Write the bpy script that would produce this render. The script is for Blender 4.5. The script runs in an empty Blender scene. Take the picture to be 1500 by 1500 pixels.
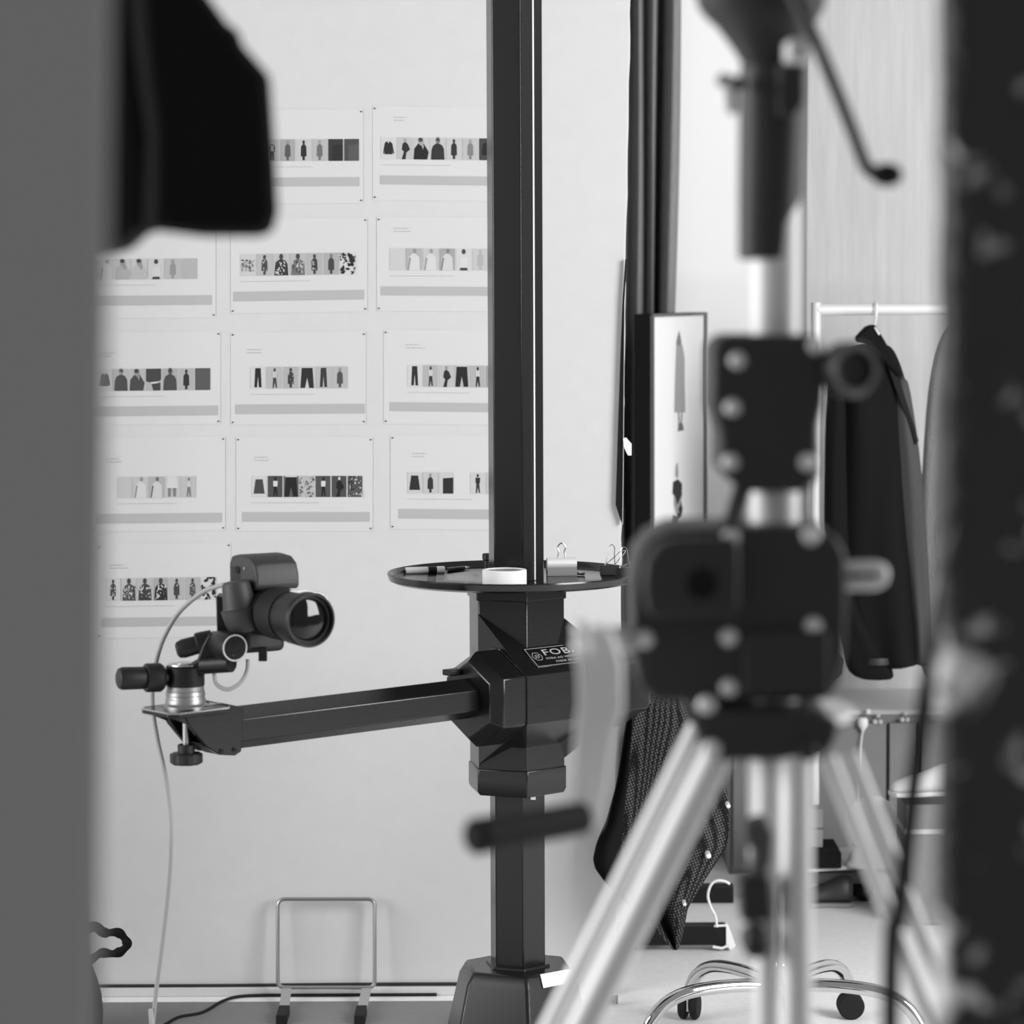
import bpy, bmesh, math, random
from mathutils import Vector, Matrix
random.seed(7)
V = Vector
PI = math.pi
SC = bpy.context.scene
COL = SC.collection

# ------------------------------------------------------------------ camera
FPX = 4250.0                       # focal length in pixels of a 1500 px frame
EYE = V((0, 0, 1.42))
PITCH = math.atan(330 / FPX)
ROLL = math.radians(-0.25)
cam_d = bpy.data.cameras.new('view_camera')
cam_d.sensor_width = cam_d.sensor_height = 36
cam_d.sensor_fit = 'HORIZONTAL'
cam_d.lens = 36 * FPX / 1500
cam_d.clip_start = 0.05
cam_d.dof.use_dof = True
cam_d.dof.focus_distance = 5.2
cam_d.dof.aperture_fstop = 5.2
cam = bpy.data.objects.new('view_camera', cam_d)
COL.objects.link(cam)
CR = Matrix.Rotation(PI / 2 - PITCH, 3, 'X') @ Matrix.Rotation(ROLL, 3, 'Z')
cam.matrix_world = Matrix.Translation(EYE) @ CR.to_4x4()
SC.camera = cam

# ------------------------------------------------------------------ light
SC.view_settings.view_transform = 'Standard'
SC.view_settings.look = 'None'
SC.view_settings.gamma = 1
SC.view_settings.exposure = 0.0
SC.view_settings.use_curve_mapping = False
w = bpy.data.worlds.new('world'); SC.world = w
w.use_nodes = True
w.node_tree.nodes['Background'].inputs[0].default_value = (1, 1, 1, 1)
w.node_tree.nodes['Background'].inputs[1].default_value = 0.30
def window_light(name, loc, target, sx, sy, power):
    l = bpy.data.lights.new(name, 'AREA'); l.shape = 'RECTANGLE'
    l.size = sx; l.size_y = sy; l.energy = power
    o = bpy.data.objects.new(name, l); COL.objects.link(o)
    o.location = loc
    o.rotation_euler = (V(target) - V(loc)).to_track_quat('-Z', 'Y').to_euler()
    return o
window_light('window_daylight_left', (-4.3, 3.1, 1.85), (0.0, 5.5, 0.9), 2.8, 2.4, 180)
window_light('window_daylight_right', (2.9, 3.2, 2.0), (0.7, 6.9, 0.8), 1.8, 2.2, 192)

# ------------------------------------------------------------------ measuring
def ray(px, py):
    return CR @ V(((px - 750) / FPX, -(py - 750) / FPX, -1))
def P(px, py, Y):
    d = ray(px, py); return EYE + d * (Y / d.y)
def PF(px, py, z=0.0):
    d = ray(px, py); return EYE + d * ((z - EYE.z) / d.z)
def PP(px, py, p0, n):
    d = ray(px, py); return EYE + d * ((p0 - EYE).dot(n) / d.dot(n))

# ------------------------------------------------------------------ materials
def lin(v):
    v /= 255.0
    return v / 12.92 if v <= 0.04045 else ((v + 0.055) / 1.055) ** 2.4
MATS = {}
def mat(name, grey, rough=0.6, metal=0.0, spec=0.5, bump=0, bscale=40, var=0, stretch=(1, 1, 1), coat=0):
    if name in MATS: return MATS[name]
    m = bpy.data.materials.new(name); m.use_nodes = True
    nt = m.node_tree; b = nt.nodes['Principled BSDF']
    g = lin(grey)
    b.inputs['Base Color'].default_value = (g, g, g, 1)
    b.inputs['Roughness'].default_value = rough
    b.inputs['Metallic'].default_value = metal
    b.inputs['Specular IOR Level'].default_value = spec
    if coat:
        b.inputs['Coat Weight'].default_value = coat
        b.inputs['Coat Roughness'].default_value = 0.12
    if bump or var:
        tc = nt.nodes.new('ShaderNodeTexCoord'); mp = nt.nodes.new('ShaderNodeMapping')
        mp.inputs['Scale'].default_value = stretch
        nz = nt.nodes.new('ShaderNodeTexNoise'); nz.inputs['Scale'].default_value = bscale
        nz.inputs['Detail'].default_value = 5
        nt.links.new(tc.outputs['Object'], mp.inputs[0]); nt.links.new(mp.outputs[0], nz.inputs['Vector'])
        if bump:
            bp = nt.nodes.new('ShaderNodeBump'); bp.inputs['Strength'].default_value = bump
            bp.inputs['Distance'].default_value = 0.01
            nt.links.new(nz.outputs['Fac'], bp.inputs['Height']); nt.links.new(bp.outputs[0], b.inputs['Normal'])
        if var:
            rm = nt.nodes.new('ShaderNodeMapRange')
            rm.inputs[1].default_value = 0.3; rm.inputs[2].default_value = 0.7
            rm.inputs[3].default_value = g * (1 - var); rm.inputs[4].default_value = g * (1 + var)
            nt.links.new(nz.outputs['Fac'], rm.inputs[0]); nt.links.new(rm.outputs[0], b.inputs['Base Color'])
    MATS[name] = m
    return m
def ink(v):
    v = int(round(v / 6.0) * 6)
    return mat('print_grey_%d' % v, v * .86, 0.75, spec=0.2)

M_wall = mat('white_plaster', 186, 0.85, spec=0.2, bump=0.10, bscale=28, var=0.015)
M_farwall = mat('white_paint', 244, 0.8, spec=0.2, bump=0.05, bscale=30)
M_floor = mat('grey_vinyl_floor', 232, 0.45, spec=0.4, bump=0.03, bscale=60, var=0.05)
M_paper = mat('white_paper', 188, 0.8, spec=0.2)
M_black = mat('black_paint', 15, 0.42, spec=0.3, bump=0.05, bscale=400)
M_blackgloss = mat('black_gloss', 20, 0.16, spec=0.6)
M_blackplastic = mat('black_plastic', 19, 0.5, spec=0.4, bump=0.08, bscale=500)
M_rubber = mat('black_rubber', 18, 0.7, spec=0.3)
M_stand = mat('charcoal_enamel', 22, 0.2, spec=0.45, bump=0.04, bscale=500)
M_steel = mat('brushed_steel', 190, 0.28, 1.0)
M_alu = mat('satin_aluminium', 232, 0.55, 0.4)
M_chrome = mat('chrome', 215, 0.06, 1.0)
M_white = mat('white_plastic', 232, 0.5)
M_greyplastic = mat('grey_plastic', 42, 0.55, bump=0.05, bscale=300)
M_cable = mat('grey_cable', 150, 0.5)
M_blackcloth = mat('black_cloth', 24, 0.95, spec=0.15, bump=0.3, bscale=120)
M_curtain = mat('dark_curtain', 136, 0.9, spec=0.2, bump=0.15, bscale=60, stretch=(8, 8, 0.4), var=0.15)
M_jacket = mat('black_wool', 15, 0.9, spec=0.2, bump=0.25, bscale=200)
M_coat = mat('grey_wool', 172, 0.95, spec=0.1, bump=0.3, bscale=160)
M_partition = mat('grey_partition', 166, 0.8, spec=0.2, bump=0.05, bscale=30)
M_glass = mat('lens_glass', 8, 0.05, spec=0.45)
M_cabinet = mat('grey_laminate', 120, 0.55, var=0.08, bscale=9)
M_cabtop = mat('pale_laminate', 190, 0.5)
M_box = mat('grey_card', 130, 0.8, var=0.05, bscale=20)
M_palecloth = mat('pale_cloth', 226, 0.85, spec=0.2, bump=0.3, bscale=35)
M_tape = mat('masking_tape', 228, 0.7)
M_dark = mat('shade_line_and_pin_dark', 30, 0.8)

def wood_wall():
    m = mat('pale_wood_panel', 200, 0.6, spec=0.3)
    nt = m.node_tree; b = nt.nodes['Principled BSDF']
    tc = nt.nodes.new('ShaderNodeTexCoord'); mp = nt.nodes.new('ShaderNodeMapping')
    mp.inputs['Scale'].default_value = (14, 14, 0.9)
    nz = nt.nodes.new('ShaderNodeTexNoise'); nz.inputs['Scale'].default_value = 3; nz.inputs['Detail'].default_value = 8
    nz.inputs['Roughness'].default_value = 0.65
    rm = nt.nodes.new('ShaderNodeMapRange')
    rm.inputs[1].default_value = 0.25; rm.inputs[2].default_value = 0.75
    rm.inputs[3].default_value = lin(181); rm.inputs[4].default_value = lin(203)
    nt.links.new(tc.outputs['Object'], mp.inputs[0]); nt.links.new(mp.outputs[0], nz.inputs['Vector'])
    nt.links.new(nz.outputs['Fac'], rm.inputs[0]); nt.links.new(rm.outputs[0], b.inputs['Base Color'])
    return m
M_wood = wood_wall()

def weave():
    m = mat('dark_woven_cloth', 30, 0.95, spec=0.15)
    nt = m.node_tree; b = nt.nodes['Principled BSDF']
    tc = nt.nodes.new('ShaderNodeTexCoord')
    mp = nt.nodes.new('ShaderNodeMapping'); mp.inputs['Rotation'].default_value = (0, math.radians(20), 0)
    vo = nt.nodes.new('ShaderNodeTexVoronoi'); vo.inputs['Scale'].default_value = 185
    vo.inputs['Randomness'].default_value = 0.12
    cr = nt.nodes.new('ShaderNodeMapRange')
    cr.inputs[1].default_value = 0.28; cr.inputs[2].default_value = 0.5
    cr.inputs[3].default_value = lin(92); cr.inputs[4].default_value = lin(24)
    bp = nt.nodes.new('ShaderNodeBump'); bp.inputs['Strength'].default_value = 0.6; bp.inputs['Distance'].default_value = 0.003
    bp.invert = True
    nt.links.new(tc.outputs['Object'], mp.inputs[0]); nt.links.new(mp.outputs[0], vo.inputs['Vector'])
    nt.links.new(vo.outputs['Distance'], cr.inputs[0]); nt.links.new(cr.outputs[0], b.inputs['Base Color'])
    nt.links.new(vo.outputs['Distance'], bp.inputs['Height']); nt.links.new(bp.outputs[0], b.inputs['Normal'])
    return m
M_weave = weave()

def chipped():  # black base colour with pale noise patches
    m = mat('black_patchy_paint', 30, 0.5)
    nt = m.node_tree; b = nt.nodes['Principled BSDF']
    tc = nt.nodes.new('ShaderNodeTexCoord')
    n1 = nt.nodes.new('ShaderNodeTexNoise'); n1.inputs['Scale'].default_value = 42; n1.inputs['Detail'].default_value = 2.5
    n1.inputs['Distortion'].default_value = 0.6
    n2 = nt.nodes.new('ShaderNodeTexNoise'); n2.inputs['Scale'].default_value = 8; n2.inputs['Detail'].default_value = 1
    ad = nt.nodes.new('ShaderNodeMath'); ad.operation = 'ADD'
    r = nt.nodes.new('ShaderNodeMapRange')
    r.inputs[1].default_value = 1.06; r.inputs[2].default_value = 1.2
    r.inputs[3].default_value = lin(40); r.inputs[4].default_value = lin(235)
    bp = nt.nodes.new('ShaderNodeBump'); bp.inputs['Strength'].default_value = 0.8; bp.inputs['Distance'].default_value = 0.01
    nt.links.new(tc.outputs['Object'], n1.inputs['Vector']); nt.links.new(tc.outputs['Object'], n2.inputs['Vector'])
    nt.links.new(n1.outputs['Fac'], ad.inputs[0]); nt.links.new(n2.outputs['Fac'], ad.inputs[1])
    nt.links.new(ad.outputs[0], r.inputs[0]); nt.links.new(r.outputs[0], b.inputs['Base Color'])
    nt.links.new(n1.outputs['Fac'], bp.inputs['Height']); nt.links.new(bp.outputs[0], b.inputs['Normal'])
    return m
M_patchy = chipped()  # black with pale noise patches

# ------------------------------------------------------------------ mesh helpers
def B(): return bmesh.new()
def basis(axis):
    a = V(axis).normalized()
    t = V((0, 0, 1)) if abs(a.z) < 0.9 else V((1, 0, 0))
    u = t.cross(a).normalized(); v = a.cross(u)
    return a, u, v
def loft(bm, rings, cap=True, closed=True):
    vs = [[bm.verts.new(p) for p in r] for r in rings]
    n = len(vs[0])
    for i in range(len(vs) - 1):
        for j in range(n if closed else n - 1):
            k = (j + 1) % n
            bm.faces.new((vs[i][j], vs[i][k], vs[i + 1][k], vs[i + 1][j]))
    if cap and closed:
        bm.faces.new(list(reversed(vs[0]))); bm.faces.new(vs[-1])
def lathe(bm, o, axis, prof, n=28, cap=True):
    a, u, v = basis(axis); o = V(o)
    rings = []
    for t, r in prof:
        rings.append([o + a * t + (u * math.cos(2 * PI * k / n) + v * math.sin(2 * PI * k / n)) * max(r, 1e-5) for k in range(n)])
    loft(bm, rings, cap)
def cyl(bm, p, q, r, r2=None, n=24, ch=0):
    p, q = V(p), V(q); L = (q - p).length
    r2 = r if r2 is None else r2
    if ch: prof = [(0, r - ch), (ch, r), (L - ch, r2), (L, r2 - ch)]
    else: prof = [(0, r), (L, r2)]
    lathe(bm, p, q - p, prof, n)
def tube(bm, pts, r, n=10, closed=False):
    pts = [V(p) for p in pts]; N = len(pts)
    rings = []; prev = None
    for i, p in enumerate(pts):
        if closed: t = (pts[(i + 1) % N] - pts[i - 1]).normalized()
        else: t = (pts[min(i + 1, N - 1)] - pts[max(i - 1, 0)]).normalized()
        if prev is None: _, u, _ = basis(t)
        else: u = (prev - t * prev.dot(t)).normalized()
        prev = u; v = t.cross(u)
        rr = r[i] if isinstance(r, (list, tuple)) else r
        rings.append([p + (u * math.cos(2 * PI * k / n) + v * math.sin(2 * PI * k / n)) * rr for k in range(n)])
    if closed: rings.append(rings[0])
    if closed:
        vs = [[bm.verts.new(p) for p in rg] for rg in rings[:-1]]
        # match the seam twist by the nearest vertex
        off = min(range(n), key=lambda o: (vs[0][o].co - vs[-1][0].co).length)
        for i in range(N):
            a = vs[i]; b = vs[(i + 1) % N]; sh = off if i == N - 1 else 0
            for j in range(n):
                bm.faces.new((a[j], a[(j + 1) % n], b[(j + 1 + sh) % n], b[(j + sh) % n]))
    else: loft(bm, rings)
def smooth_path(pts, k=8):
    pts = [V(p) for p in pts]; out = []
    for i in range(len(pts) - 1):
        p0 = pts[max(i - 1, 0)]; p1 = pts[i]; p2 = pts[i + 1]; p3 = pts[min(i + 2, len(pts) - 1)]
        for j in range(k):
            t = j / k
            out.append(0.5 * ((2 * p1) + (p2 - p0) * t + (2 * p0 - 5 * p1 + 4 * p2 - p3) * t * t + (3 * p1 - p0 - 3 * p2 + p3) * t ** 3))
    out.append(pts[-1]); return out
def prism(bm, pts, ext):
    ext = V(ext)
    loft(bm, [[V(p) for p in pts], [V(p) + ext for p in pts]])
def box(bm, c, h, R=None):
    c = V(c)
    X, Yv, Z = (V((1, 0, 0)), V((0, 1, 0)), V((0, 0, 1))) if R is None else R
    r = [[c + X * (h[0] * sx) + Yv * (h[1] * sy) + Z * (h[2] * sz) for sx, sy in ((-1, -1), (1, -1), (1, 1), (-1, 1))] for sz in (-1, 1)]
    loft(bm, r)
def hull(bm, pts):
    for p in pts: bm.verts.new(p)
    bmesh.ops.convex_hull(bm, input=bm.verts[:])
def flat(bm, pts, mi=0):
    f = bm.faces.new([bm.verts.new(p) for p in pts]); f.material_index = mi; return f
def ball(bm, c, r, sc=(1, 1, 1), seg=16):
    m = Matrix.Translation(V(c)) @ Matrix.Diagonal((r * sc[0], r * sc[1], r * sc[2], 1))
    bmesh.ops.create_uvsphere(bm, u_segments=seg, v_segments=seg // 2 + 2, radius=1, matrix=m)

def obj(name, bm, m, parent=None, bevel=0, smooth=True, seg=2, fixn=True, angle=35, solid=0, subsurf=0):
    if fixn: bmesh.ops.recalc_face_normals(bm, faces=bm.faces[:])
    if parent is not None: org = V(parent['_w'])
    else:
        xs = [v.co for v in bm.verts]
        org = V(((min(c.x for c in xs) + max(c.x for c in xs)) / 2, (min(c.y for c in xs) + max(c.y for c in xs)) / 2, min(c.z for c in xs)))
    for v in bm.verts: v.co -= org
    me = bpy.data.meshes.new(name); bm.to_mesh(me); bm.free()
    o = bpy.data.objects.new(name, me); COL.objects.link(o)
    for mm in (m if isinstance(m, (list, tuple)) else [m]): me.materials.append(mm)
    if smooth:
        me.polygons.foreach_set('use_smooth', [True] * len(me.polygons))
        me.set_sharp_from_angle(angle=math.radians(angle))
    if parent is not None:
        o.parent = parent; o['_w'] = list(org)
    else:
        o.location = org; o['_w'] = list(org)
    if solid:
        md = o.modifiers.new('thickness', 'SOLIDIFY'); md.thickness = solid; md.offset = 0
    if subsurf:
        md = o.modifiers.new('subdivide', 'SUBSURF'); md.levels = md.render_levels = subsurf
    if bevel:
        md = o.modifiers.new('bevel', 'BEVEL'); md.width = bevel; md.segments = seg
        md.limit_method = 'ANGLE'; md.angle_limit = math.radians(32); md.harden_normals = False
    return o
def sub(name, bm, m, part, **k): return obj(name, bm, m, part, **k)
def thing(name, label, cat, loc, group=None):
    o = bpy.data.objects.new(name, None); COL.objects.link(o)
    o.location = loc; o.empty_display_size = 0.05
    o['_w'] = list(loc); o['label'] = label; o['category'] = cat
    if group: o['group'] = group
    return o
def tag(o, label, cat, group=None):
    o['label'] = label; o['category'] = cat
    if group: o['group'] = group
    return o
def struct(name, bm, m, **k):
    o = obj(name, bm, m, **k); o['kind'] = 'structure'; return o

# sub-parts sit under a part: the part's own origin is the thing's origin, so children share it
# (every child object has a zero local transform)

# ================================================================== THE ROOM
YW = 5.75                                  # pinned-up wall
bm = B(); box(bm, (0.3, 4.2, -0.05), (5.0, 6.2, 0.05)); struct('floor', bm, M_floor)
# wall with a slightly chipped right edge
xe_top = P(919, 0, YW).x; xe_bot = P(905, 1100, YW).x
zs = [0.0] + [0.02 + i * 0.045 for i in range(78)]
rings = []
for z in zs:
    t = (z - 0.4) / 1.2
    xe = xe_bot + (xe_top - xe_bot) * t + random.uniform(-0.0022, 0.0014)
    rings.append([V((-4.6, YW, z)), V((xe - 0.004, YW, z)), V((xe, YW + 0.004, z)), V((xe, YW + 0.13, z)), V((-4.6, YW + 0.13, z))])
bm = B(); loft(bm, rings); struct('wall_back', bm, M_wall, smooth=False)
bm = B(); box(bm, (-2.2, YW - 0.006, 0.009), (2.4, 0.006, 0.009)); struct('baseboard_back', bm, M_wall, bevel=0.002)
bm = B(); tube(bm, smooth_path([V((-4.5 + i * 0.23, YW - 0.004, 0.0215 + random.uniform(-0.0012, 0.0012))) for i in range(21)], 3), 0.0032, 6)
struct('shade_strip_1', bm, M_dark)  # dark line painted in for the shade of the gap under the wall
# far side of the room, right: white wall, return, wood panelling
YF, YN = 7.36, 7.30
xr = P(1180, 300, YN).x
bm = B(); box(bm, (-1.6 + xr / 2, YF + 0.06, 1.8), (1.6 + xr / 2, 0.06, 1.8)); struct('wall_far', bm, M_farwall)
bm = B(); box(bm, (xr + 1.8, YN + 0.19, 1.8), (1.8, 0.19, 1.8)); struct('wall_right', bm, M_wood)
bm = B(); box(bm, (P(1171, 300, 7.33).x, 7.326, 1.8), (.0155, .032, 1.8)); struct('shade_strip_2', bm, mat('shaded_return_grey', 120, .6), bevel=.002)  # grey strip paints the shade of the narrow wall return
bm = B(); box(bm, (-.85, 4.9, .0008), (.92, .79, .0008)); tag(obj('floor_mat', bm, mat('grey_mat', 124, .7, spec=.3, var=.04, bscale=50)), 'dark grey mat on floor below the pinned sheets', 'mat')

# ================================================================== PRINTED SHEETS
def poly(bm, q, pts, mi, lift):
    """pts in the unit square of a picture quad q = (bl, br, tr, tl)"""
    bl, br, tr, tl = q
    out = []
    for u, v in pts:
        p = bl * (1 - u) * (1 - v) + br * u * (1 - v) + tr * u * v + tl * (1 - u) * v
        out.append(p + V((0, -lift, 0)))
    flat(bm, out, mi)
def ell(cx, cy, rx, ry, n=10):
    return [(cx + rx * math.cos(2 * PI * k / n), cy + ry * math.sin(2 * PI * k / n)) for k in range(n)]
JACKET = [(.14, .26), (.2, .24), (.24, .42), (.24, .22), (.76, .22), (.76, .42), (.8, .24), (.88, .28), (.76, .72), (.58, .82), (.42, .82), (.26, .74)]
PERSON = [(.36, .04), (.46, .04), (.5, .34), (.54, .04), (.64, .04), (.63, .45), (.72, .4), (.7, .66), (.58, .76), (.42, .76), (.3, .66), (.28, .4), (.37, .45)]
COATP = [(.42, .04), (.58, .04), (.58, .2), (.7, .22), (.68, .66), (.57, .77), (.43, .77), (.32, .66), (.3, .22), (.42, .2)]
TORSO = [(.06, 0), (.96, 0), (.92, .5), (.8, .66), (.6, .74), (.42, .74), (.2, .64), (.1, .45)]
TROUS = [(.26, .06), (.44, .06), (.5, .6), (.56, .06), (.74, .06), (.68, .94), (.32, .94)]
LEGS = [(.05, .02), (.36, .02), (.5, .5), (.64, .02), (.95, .02), (.86, .94), (.14, .94)]
SKIRT = [(.12, .16), (.88, .16), (.74, .84), (.26, .84)]
MOVE = [(.3, .0), (.55, .0), (.6, .3), (.85, .45), (.7, .7), (.52, .8), (.36, .72), (.3, .45), (.44, .35)]
def picture(parent, q, kind, bg, fg, rnd, alt=None):
    """one printed photograph: a background and the garment or figure on it"""
    bm = B(); mats = [ink(bg), ink(fg), ink(alt if alt is not None else 205), ink(70)]
    poly(bm, q, [(0, 0), (1, 0), (1, 1), (0, 1)], 0, 0.0)
    L = 0.0003
    if kind in ('jacket',): poly(bm, q, JACKET, 1, L); poly(bm, q, [(.42, .82), (.5, .72), (.58, .82)], 0, 2 * L)
    elif kind in ('person', 'coat', 'suit'):
        poly(bm, q, PERSON if kind == 'person' else COATP, 1, L)
        poly(bm, q, ell(.5, .86, .08, .09), 2 if kind != 'suit' else 1, 2 * L)
        if kind == 'person': poly(bm, q, [(.37, .45), (.63, .45), (.6, .72), (.4, .72)], 2, 2 * L)
    elif kind == 'torso':
        poly(bm, q, TORSO, 1, L); poly(bm, q, ell(.52, .88, .13, .16), 2, 2 * L)
        poly(bm, q, [(.42, .97), (.62, .97), (.66, .84), (.38, .9)], 3, 3 * L)
    elif kind == 'close':
        poly(bm, q, [(.0, 0), (.9, 0), (1, .35), (.7, .7), (.3, .72), (.05, .5)], 1, L)
        poly(bm, q, ell(.5, .8, .16, .17), 2, 2 * L); poly(bm, q, ell(.46, .9, .15, .1), 3, 3 * L)
        poly(bm, q, [(.5, .68), (.62, .45), (.7, .66)], 2, 3 * L)
    elif kind == 'trousers': poly(bm, q, TROUS, 1, L)
    elif kind == 'legs': poly(bm, q, LEGS, 1, L); poly(bm, q, [(.1, .94), (.9, .94), (.9, 1), (.1, 1)], 2, 2 * L)
    elif kind == 'skirt': poly(bm, q, SKIRT, 1, L)
    elif kind == 'move': poly(bm, q, MOVE, 1, L); poly(bm, q, ell(.52, .88, .08, .08), 2, 2 * L)
    elif kind == 'walk':
        poly(bm, q, [(.38, .03), (.46, .03), (.52, .3), (.6, .03), (.68, .05), (.62, .5), (.42, .5)], 1, L)
        poly(bm, q, [(.38, .5), (.66, .5), (.68, .76), (.36, .76)], 2, 2 * L); poly(bm, q, ell(.52, .86, .07, .08), 1, 2 * L)
    elif kind == 'hem':
        poly(bm, q, [(0, .42), (.35, .36), (.8, .4), (1, .5), (1, 1), (0, 1)], 1, L); poly(bm, q, [(.38, .3), (.95, .36), (.95, 0), (.5, 0)], 3, 2 * L)
        poly(bm, q, [(.3, .38), (.85, .42), (.8, .34), (.36, .3)], 2, 3 * L)
    elif kind == 'swatch': poly(bm, q, [(.28, 0), (1, 0), (1, .76), (.28, .72)], 1, L)
    elif kind in ('leaf', 'pattern', 'dots', 'patcoat', 'patperson'):
        area = {'leaf': (0, 1, 0, 1), 'pattern': (0, 1, 0, 1), 'dots': (.1, .9, .2, .72)}.get(kind)
        if kind == 'patcoat': poly(bm, q, TORSO, 1, L); area = (.14, .86, .05, .66); poly(bm, q, ell(.5, .86, .13, .13), 3, 2 * L)
        if kind == 'patperson': poly(bm, q, COATP, 1, L); area = (.34, .66, .22, .7); poly(bm, q, ell(.5, .86, .09, .09), 3, 2 * L)
        n = {'leaf': 30, 'pattern': 60, 'dots': 55, 'patcoat': 34, 'patperson': 16}[kind]
        s = {'leaf': .13, 'pattern': .07, 'dots': .05, 'patcoat': .08, 'patperson': .06}[kind]
        for k in range(n):
            cx = rnd.uniform(area[0], area[1]); cy = rnd.uniform(area[2], area[3]); a = rnd.uniform(0, PI)
            rx = s * rnd.uniform(.6, 1.4); ry = rx * rnd.uniform(.25, .6)
            pts = []
            for j in range(6):
                x = rx * math.cos(j * PI / 3); y = ry * math.sin(j * PI / 3)
                pts.append((min(1, max(0, cx + x * math.cos(a) - y * math.sin(a))), min(1, max(0, cy + x * math.sin(a) * .8 + y * math.cos(a)))))
            try: poly(bm, q, pts, rnd.choice((1, 2, 2, 3)) if kind not in ('leaf', 'dots') else 1, (3 + k * 0.05) * L)
            except ValueError: pass
    elif kind == 'blouse':
        poly(bm, q, [(.1, 0), (.9, 0), (.85, .6), (.6, .76), (.4, .76), (.15, .6)], 2, L)
        poly(bm, q, [(.1, 0), (.16, .0), (.3, .55), (.2, .6)], 1, 2 * L); poly(bm, q, ell(.55, .88, .1, .1), 1, 2 * L)
    elif kind == 'hair':
        poly(bm, q, [(.2, .1), (.8, .1), (.78, .6), (.25, .6)], 2, L); poly(bm, q, ell(.5, .86, .13, .12), 3, 2 * L)
        poly(bm, q, [(.26, .0), (.74, .0), (.72, .12), (.28, .12)], 3, 3 * L)
    elif kind == 'shorts':
        poly(bm, q, [(.1, .45), (.9, .45), (.8, 1), (.15, 1)], 2, L)
        poly(bm, q, [(.2, .05), (.36, .05), (.4, .45), (.2, .45)], 1, 2 * L); poly(bm, q, [(.56, .05), (.72, .05), (.74, .45), (.52, .45)], 1, 2 * L)
    return obj('photo', bm, mats, parent, smooth=False, fixn=False)

def sheet(label, x0, x1, y0, y1, tilt, strip, sy0, sy1, bar, text=None, seed=1):
    """x/y: outline measured on the wall; strip: [(xa, xb, kind, bg, fg, alt)]; tilt: drop per pixel to the right"""
    rnd = random.Random(seed)
    def W(px, py, lift):
        return P(px, py + (px - (x0 + x1) / 2) * tilt, YW) + V((0, -lift, 0))
    t = thing('printed_sheet', label, 'paper sheet', W((x0 + x1) / 2, y1, 0.002), 'printed sheets pinned to the wall')
    bm = B()
    n = 8; fr = []; lo = []
    for i in range(n + 1):
        px = x0 + (x1 - x0) * i / n
        sag = 0.0006 * math.sin(i * 1.3 + seed)
        fr.append((W(px, y1, 0.0008), W(px, y0, 0.0008 + 0.0002 * math.cos(seed + i))))
    vs = [[bm.verts.new(a) for a in c] for c in fr]
    for i in range(n): bm.faces.new((vs[i][0], vs[i + 1][0], vs[i + 1][1], vs[i][1]))
    obj('paper', bm, M_paper, t, solid=0.0002, smooth=False)
    for (xa, xb, kind, bg, fg, alt) in strip:
        q = (W(xa, sy1, .0016), W(xb, sy1, .0016), W(xb, sy0, .0016), W(xa, sy0, .0016))
        picture(t, q, kind, bg, fg, rnd, alt)
    bm = B()
    xa, xb, ya, yb = bar
    flat(bm, [W(xa, yb, .0016), W(xb, yb, .0016), W(xb, ya, .0016), W(xa, ya, .0016)])
    obj('grey_bar', bm, ink(186), t, smooth=False, fixn=False)
    # captions: fine dashes that stand for lines too small to read
    bm = B()
    def line(xa, xb, yy, h=1.3):
        x = xa
        while x < xb:
            wd = rnd.uniform(2.5, 7)
            flat(bm, [W(x, yy + h, .0016), W(min(x + wd, xb), yy + h, .0016), W(min(x + wd, xb), yy, .0016), W(x, yy, .0016)])
            x += wd + 1.6
    if text: line(text[0], text[0] + 20, text[1]); line(text[0], text[0] + rnd.uniform(14, 32), text[1] + 4.5)
    s0 = strip[0][0]
    line(s0, s0 + (x1 - s0) * 0.55, sy1 + 8, 0.8)
    obj('caption', bm, ink(192), t, smooth=False, fixn=False)['kind'] = 'stuff'
    for (px, py) in ((x0 + 3, y0 + 4), (x1 - 3, y0 + 4), (x0 + 3, y1 - 4), (x1 - 3, y1 - 4)):
        bm = B(); lathe(bm, W(px, py, 0.0009), (0, -1, 0), [(0, .0015), (.0012, .0016), (.002, .0008)], 8)
        obj('pin', bm, M_dark, t)
    return t
K = 205
def row(x, wd, kinds, gap=2):
    out = []
    for k in kinds:
        if k is None: x += wd + gap; continue
        out.append((x, x + wd, k[0], k[1], k[2], k[3] if len(k) > 3 else None)); x += wd + gap
    return out
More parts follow.
